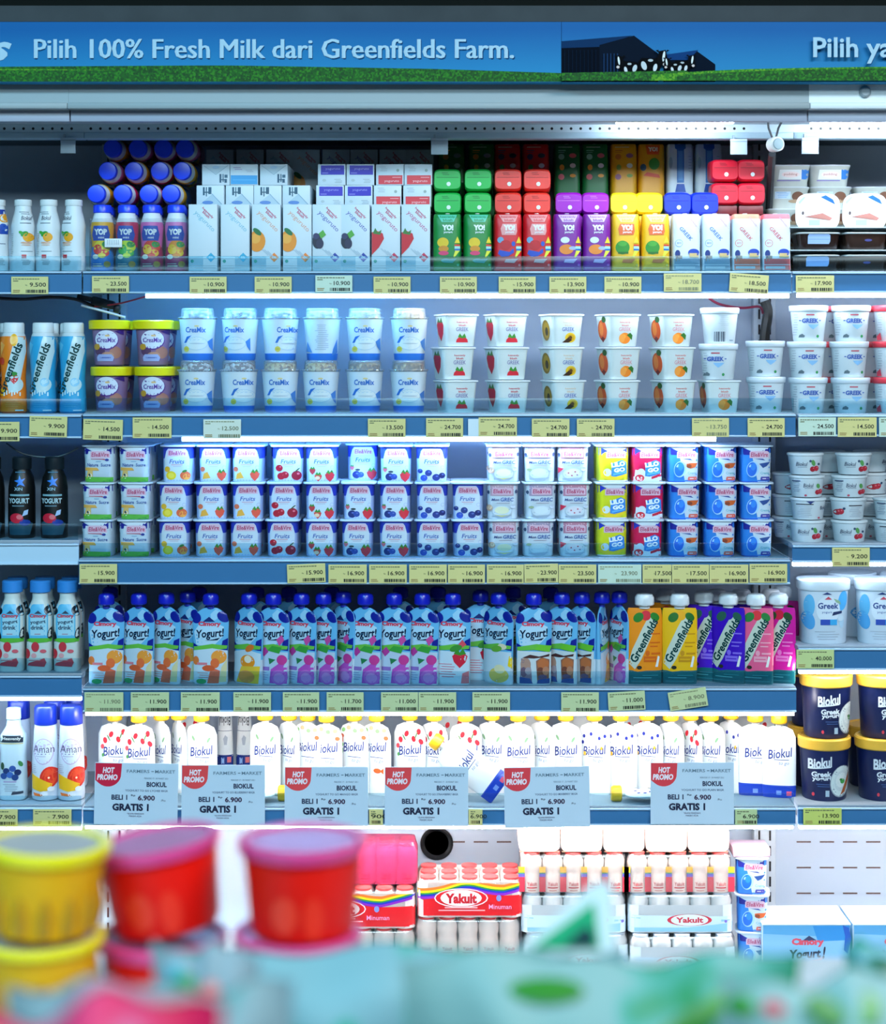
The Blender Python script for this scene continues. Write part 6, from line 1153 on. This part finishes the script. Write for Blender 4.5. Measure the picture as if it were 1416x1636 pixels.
for j in range(5):
    px = 862+j*67.6
    rt = props(empty('drink_multipack', (X(px, wy+.006), wy+.006, zb+3*PKH+.0004)), 'pale pink pack lying bottom-out on top, %s' % ('nearest the red-sleeved pack', 'second from the red-sleeved pack', 'in the middle of its five', 'second from the slotted post', 'nearest the slotted post')[j], 'drink pack', 'pale packs lying on top')
    s = ps([(0, 32.6, 21.5, 6), (2, 33.4, 22.4, 6), (66, 33.4, 22.4, 6), (68, 32, 21, 6)])
    m = MB().loft(s, M('#ecd0c4', .4), 40, mat=Matrix.Translation((0, 0, 22.6*S)) @ Matrix.Rotation(R_(-90), 4, 'X'))
    m.art([R(-.5, 28, .5, 43, '#c88c7c'), E(0, 38, 2, 4, '#8c6c64'), P([(-20, 14), (-8, 12), (-2, 15), (-10, 18)], '#e0ac98'), P([(6, 16), (18, 12), (22, 16), (12, 19)], '#e0a898'), R(-32, 1, 32, 2, '#dc8c74')], lambda u, v, o: (u, -o, v), curved=False, off=.0006)
    m.obj('wrapped_pack', rt)
# blue pots on the far side of the packs
hB = Z(1540, wy) - wz
for j, (px, y_) in enumerate(((1203, .07), )):
    o = shim(px, y_-.035, 60, 70, wz, Z(1545, .05), 'cardboard tray under the blue pots in the well')
    zt = Z(1545, .05)+.0004
    for tr in range(3):
        PK['caramel' if tr == 1 else 'navy'].put(X(px-tr*1.5, y_-.005), y_-.005, zt+tr*60*S*1.0, 'blue pot in the well beside the drink packs, %s of its stack' % T3[tr], 'blue pots in the well', (0, 0, -8))
    MB().box(-30*S, 30*S, -28*S, 28*S, 0, 14*S, M('#a48c9c', .4), bev=.001).obj('pot_tray', props(empty('pot_tray', (X(px-6, y_), y_, zt+180.4*S)), 'flat grey-pink tray lying on the stack of blue pots', 'tray'))
# blue cartons
def bluebox(px, y_, w_, h_, d_, label, cow):
    rt = props(empty('display_carton', (X(px, y_), y_, wz)), label, 'carton', 'light blue yogurt cartons')
    hh = Z(1478, y_) - wz
    m = MB().box(-w_/2*S, w_/2*S, 0, d_*S, 0, hh, M('#7fb4d8', .5), bev=.001)
    P0 = hh/S
    its = [P([(-w_/2+1, P0-14), (20, P0-14), (w_/2-1, P0-20), (w_/2-1, P0-1), (-w_/2+1, P0-1)], '#5aa4d4'), P([(18, P0-26), (w_/2-1, P0-24), (w_/2-1, P0-1), (10, P0-1)], '#2c8cd0'),
           P([(-8, P0-26), (4, P0-17), (16, P0-24)], '#2c345c'), T('Cimory', 2, P0-28, 52, 14, '#d8485c', .06), T('Yogurt', -2, P0-48, 50, 19, '#1c2c44', .035, .15, 3), T('!', 28, P0-44, 5, 20, '#1c2c44', .04, .2), P([(2, P0-58), (24, P0-56), (26, P0-51), (16, P0-55)], '#d8b0bc'), E(-w_/2+9, 9, 5, 5, '#7c64a4'), E(4, 5, 6, 5, '#a0a0c4')]
    m.art(its, flat(0), curved=False); m.obj('box', rt)
    m = MB().box(-w_/2*S-.001, w_/2*S+.001, -.001, d_*S+.001, 0, 1.5*S, M('#dfe6ea', .5), bev=.0004)
    o = m.obj('lid', rt, (0, 0, hh+.0002))
    m = MB().box(-w_/2*S-.0016, -w_/2*S-.0001, 0, 2*S, 0, hh, M('#d4e0e8', .5)); m.obj('side_edge', rt)
    if cow: MB().art([P([(0, 0), (10, -4), (14, -22), (8, -46), (2, -40), (4, -18)], '#1c58b8')], lambda u, v, o: (w_/2*S-.014+u, -o, hh+v), curved=False, off=.0008).obj('cow_patch_print', rt)
bluebox(1289, .015, 140, 75, 100, 'light blue yogurt carton with red and black lettering, standing whole', True)
bluebox(1437, .015, 146, 75, 100, 'light blue yogurt carton cut by the frame edge', False)

# ================================================================== FOREGROUND ISLAND DISPLAY, out of focus
ty = -2.75
TZ = 1.005
rt = props(empty('display_island', (0, ty+.35, 0)), 'low display island carrying the blurred cups and bags nearest the camera', 'display table')
MB().box(-.62, .62, -.40, .52, TZ-.03, TZ, M('#c8cdd0', .4), bev=.004).obj('top', rt)
MB().box(-.60, .60, -.38, .50, .08, TZ-.03, M('#8c9498', .5)).obj('cabinet', rt)
MB().box(-.57, .57, -.35, .47, 0, .08, M('#26292c', .6)).obj('plinth', rt)
def fcup(px, py_rim, y, rad, h, body, lidc, label, tilt=0, ribs=0, z=None, leaf=False):
    cz = z if z is not None else Z(py_rim, y) - h
    rt = props(empty('jelly_cup', (X(px, y), y, cz)), label, 'cup', 'lidded cups on the island'); rt.rotation_euler = (0, R_(tilt), 0)
    secs = [(0, rad*.80, rad*.80, 2), (.003, rad*.84, rad*.84, 2), (h*.86, rad*.95, rad*.95, 2), (h*.93, rad*.96, rad*.96, 2)]
    m = MB().loft(secs, M(body, .45, spec=.2), 48)
    if ribs:
        for i in range(ribs):
            a = 2*math.pi*i/ribs; m.loft([(.004, .004, .004, 2, rad*.83*math.cos(a), rad*.83*math.sin(a)), (h*.3, .0055, .0055, 2, rad*.86*math.cos(a), rad*.86*math.sin(a)), (h*.5, .002, .002, 2, rad*.88*math.cos(a), rad*.88*math.sin(a))], M('#b07c0c', .4), 10)
    if not ribs: m.art([E(-10, 20, 9, 13, '#ec3014'), E(10, 18, 7, 15, '#ea2810')], surf(secs), True, .0005, .0001, rad/44)  # soft highlights painted as lighter red ellipses on the red cups
    m.obj('body', rt)
    m = MB().loft([(h*.86, rad*.97, rad*.97, 2), (h*.88, rad*1.03, rad*1.03, 2), (h*.985, rad*1.05, rad*1.05, 2), (h, rad*1.02, rad*1.02, 2), (h, rad*.90, rad*.90, 2), (h*.965, rad*.86, rad*.86, 2)], M(lidc[0], .3), 48, cap0=False, cap1=False)
    m.loft([(h*.96, rad*.87, rad*.87, 2), (h*.968, rad*.87, rad*.87, 2)], M(lidc[1], .25, noise=.15, scale=30), 48)
    m.obj('lid', rt); return rt
YL, RL = ('#ecd414', '#a8a09c'), ('#d4407c', '#b87098')
# lower tier stands on the island, upper tier on it
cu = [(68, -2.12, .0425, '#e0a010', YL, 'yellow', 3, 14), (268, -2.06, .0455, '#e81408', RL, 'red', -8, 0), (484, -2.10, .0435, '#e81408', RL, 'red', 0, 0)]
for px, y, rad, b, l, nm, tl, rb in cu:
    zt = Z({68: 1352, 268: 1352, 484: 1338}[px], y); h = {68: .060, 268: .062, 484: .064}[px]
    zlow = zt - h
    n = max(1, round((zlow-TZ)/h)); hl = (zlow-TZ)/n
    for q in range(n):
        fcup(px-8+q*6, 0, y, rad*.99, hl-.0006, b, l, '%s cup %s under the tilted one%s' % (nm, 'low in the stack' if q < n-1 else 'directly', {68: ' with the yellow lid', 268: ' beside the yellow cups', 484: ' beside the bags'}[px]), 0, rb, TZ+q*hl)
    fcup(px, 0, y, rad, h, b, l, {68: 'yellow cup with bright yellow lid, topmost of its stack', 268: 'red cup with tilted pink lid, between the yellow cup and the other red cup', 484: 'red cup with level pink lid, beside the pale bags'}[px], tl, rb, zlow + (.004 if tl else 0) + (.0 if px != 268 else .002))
# plastic bags
def bagmat(c, c2, c3, seed, thr=.56):
    m = bpy.data.materials.new('printed_bag'); m.use_nodes = True; nt = m.node_tree; b = nt.nodes['Principled BSDF']
    tc = nt.nodes.new('ShaderNodeTexCoord'); mp = nt.nodes.new('ShaderNodeMapping'); mp.inputs[1].default_value = (seed*1.7, seed*.9, seed)
    n = nt.nodes.new('ShaderNodeTexNoise'); n.inputs['Scale'].default_value = 17; n.inputs['Detail'].default_value = 2
    rp = nt.nodes.new('ShaderNodeValToRGB'); el = rp.color_ramp.elements; el[0].position = thr; el[0].color = lin(c); el[1].position = thr+.06; el[1].color = lin(c2)
    e3 = el.new(thr+.16); e3.color = lin(c3)
    nt.links.new(tc.outputs['Object'], mp.inputs[0]); nt.links.new(mp.outputs[0], n.inputs[0]); nt.links.new(n.outputs['Fac'], rp.inputs[0]); nt.links.new(rp.outputs[0], b.inputs['Base Color'])
    b.inputs['Roughness'].default_value = .5; b.inputs['Specular IOR Level'].default_value = .3; return m
def bag(px, y, py_top, wpx, mat, label, patches=(), seed=1, lean=0, zt=None, thick=.045, wav=.010, name='snack_bag'):
    zt = Z(py_top, y); h = zt - TZ; hw = wpx/2*S*kk(y); rnd = random.Random(seed)
    NU, NV = 44, 26; vs, fs = [], []
    for side in (0, 1):
        for j in range(NV+1):
            v = j/NV
            for i in range(NU+1):
                u = i/NU*2-1
                tk = thick*(1-abs(u)**3)*(1-(2*abs(v-.42)/1.16)**4 if abs(v-.42) < .58 else 0)
                tk = max(tk, .0012)
                bump = wav*.35*(math.sin(u*9+seed*2+v*5)*math.cos(v*11+seed)+.6*math.sin(u*17+v*13+seed*3))*min(1, tk/.01)
                top = wav*(math.sin(u*5+seed)*.8+.5*math.sin(u*11+seed*2)) * v
                x = u*hw*(1-.06*math.sin(v*math.pi)) ; yy = (tk+bump)*(-1 if side == 0 else 1)
                vs.append((x, yy, v*h + top))
    st = (NU+1)*(NV+1)
    for side in (0, 1):
        for j in range(NV):
            for i in range(NU):
                q = [side*st+j*(NU+1)+i, side*st+j*(NU+1)+i+1, side*st+(j+1)*(NU+1)+i+1, side*st+(j+1)*(NU+1)+i]
                fs.append(tuple(q if side == 0 else q[::-1]))
    m = MB(); m.add(vs, fs, mat); bm = None
    for (cx, cy, rx, ry, c, rot) in patches:
        # printed patches follow the bag's front face
        its = item2d(E(cx, cy, rx, ry, c, rot), 6); pv = []
        for x, y2 in its[0]:
            ax = (x - px)*S*kk(y); az = CZ - (y2 - HY)*S*kk(y) - TZ
            u = max(-1, min(1, ax/hw)); v = max(0, min(1, az/h))
            tk = max(thick*(1-abs(u)**3)*(1-(2*abs(v-.42)/1.16)**4 if abs(v-.42) < .58 else 0), .0012)
            pv.append((ax, -(tk + wav*.8), az))
        m.add(pv, [f[::-1] for f in its[1]], M(c, .3))
    o = m.obj(name, None, None, 80); o.location = (X(px, y), y, TZ+.001); o.rotation_euler = (R_(lean), 0, 0)
    props(o, label, 'bag', 'plastic bags on the island'); return o
TEAL = bagmat('#6f9296', '#3f8a7a', '#107450', 2, .50); TEAL2 = bagmat('#74948f', '#4a8e82', '#167642', 5, .53); PINK = bagmat('#c06c8c', '#c81c54', '#c80c3c', 3, .42); PALE_ = bagmat('#74888c', '#7c8e90', '#5c8884', 8, .5)
bag(620, -2.33, 1518, 760, TEAL, 'wide pale teal bag lying in front of the red cups', [], 1, 0, None, .034, .004)
bag(960, -2.42, 1532, 640, TEAL2, 'pale teal bag with long green leaf prints, in the middle', [(870, 1568, 60, 15, '#1c7008', 0), (1090, 1612, 70, 17, '#186a0c', -24), (1150, 1582, 38, 14, '#2c7c10', -20)], 4, 0, None, .034, .004)
bag(1352, -2.50, 1566, 400, bagmat('#7a9894', '#528c7c', '#247830', 6, .56), 'pale bag with green and red spots, at the frame edge', [(1230, 1600, 17, 11, '#b03440', 0), (1310, 1602, 32, 18, '#1c6c1c', 20), (1375, 1600, 26, 20, '#207818', -30), (1180, 1600, 22, 14, '#287c24', 0)], 7, 0, None, .03, .005)
bag(1425, -2.22, 1512, 150, bagmat('#64949a', '#24806c', '#0c6450', 9, .5), 'teal bag standing behind the spotted bag at the frame edge', [(1400, 1540, 30, 16, '#0c5840', 0)], 11, 0, None, .025, .004)
bag(240, -2.52, 1578, 460, PALE_, 'whitish bag lying below the yellow and red cups', [], 3, 0, None, .03, .004)
bag(330, -2.43, 1518, 170, bagmat('#7c8c92', '#588480', '#126834', 12, .60), 'small pale pouch bag with green and red print in front of the red cups', [(300, 1570, 22, 24, '#0f6c28', 0), (284, 1546, 11, 11, '#3c98a4', 0), (342, 1572, 14, 15, '#b03c34', 0), (306, 1602, 40, 10, '#0e5c24', 8)], 13, 0, None, .022, .004)
bag(60, -2.69, 1566, 620, PINK, 'pink bag in the corner nearest the camera', [], 5, 6, None, .045, .008)
# gable-topped carton corner sticking up between the bags: white edge, green face, dark opening
gy = -2.27
def tri(pts, th, c, y0):
    m = MB(); n = len(pts); vs = [(X(a, gy), y0, Z(b, gy)) for a, b in pts] + [(X(a, gy), y0+th, Z(b, gy)) for a, b in pts]
    fs = [tuple(range(n))[::-1], tuple(range(n, 2*n))] + [(i, (i+1) % n, n+(i+1) % n, n+i) for i in range(n)]
    return m.add(vs, fs, c)
rt = props(empty('pennant_card', (X(900, gy), gy, TZ)), 'triangular white-edged green card corner rising above the pale bags', 'card')
o_ = (-X(900, gy), -gy, -TZ)
MB_ = tri([(822, 1524), (950, 1412), (976, 1408), (984, 1524)], .002, M('#d4e0e0', .5), gy); MB_.obj('card', rt, o_)
tri([(850, 1514), (950, 1440), (958, 1514)], .001, M('#1fa06c', .5), gy-.0012).obj('green_face', rt, o_)
tri([(902, 1508), (940, 1476), (952, 1508)], .0008, M('#0c2c38', .6), gy-.0022).obj('painted_dark_opening', rt, o_)  # shaded inside of the corner painted as a dark triangle
MB().box(X(905, gy)-.004, X(905, gy)+.004, gy+.002, gy+.006, TZ, Z(1500, gy), M('#c4d4d4', .5)).obj('stem', rt, o_)
MB().box(X(905, gy)-.03, X(905, gy)+.03, gy-.01, gy+.03, TZ, TZ+.004, M('#c4d4d4', .5)).obj('foot', rt, o_)
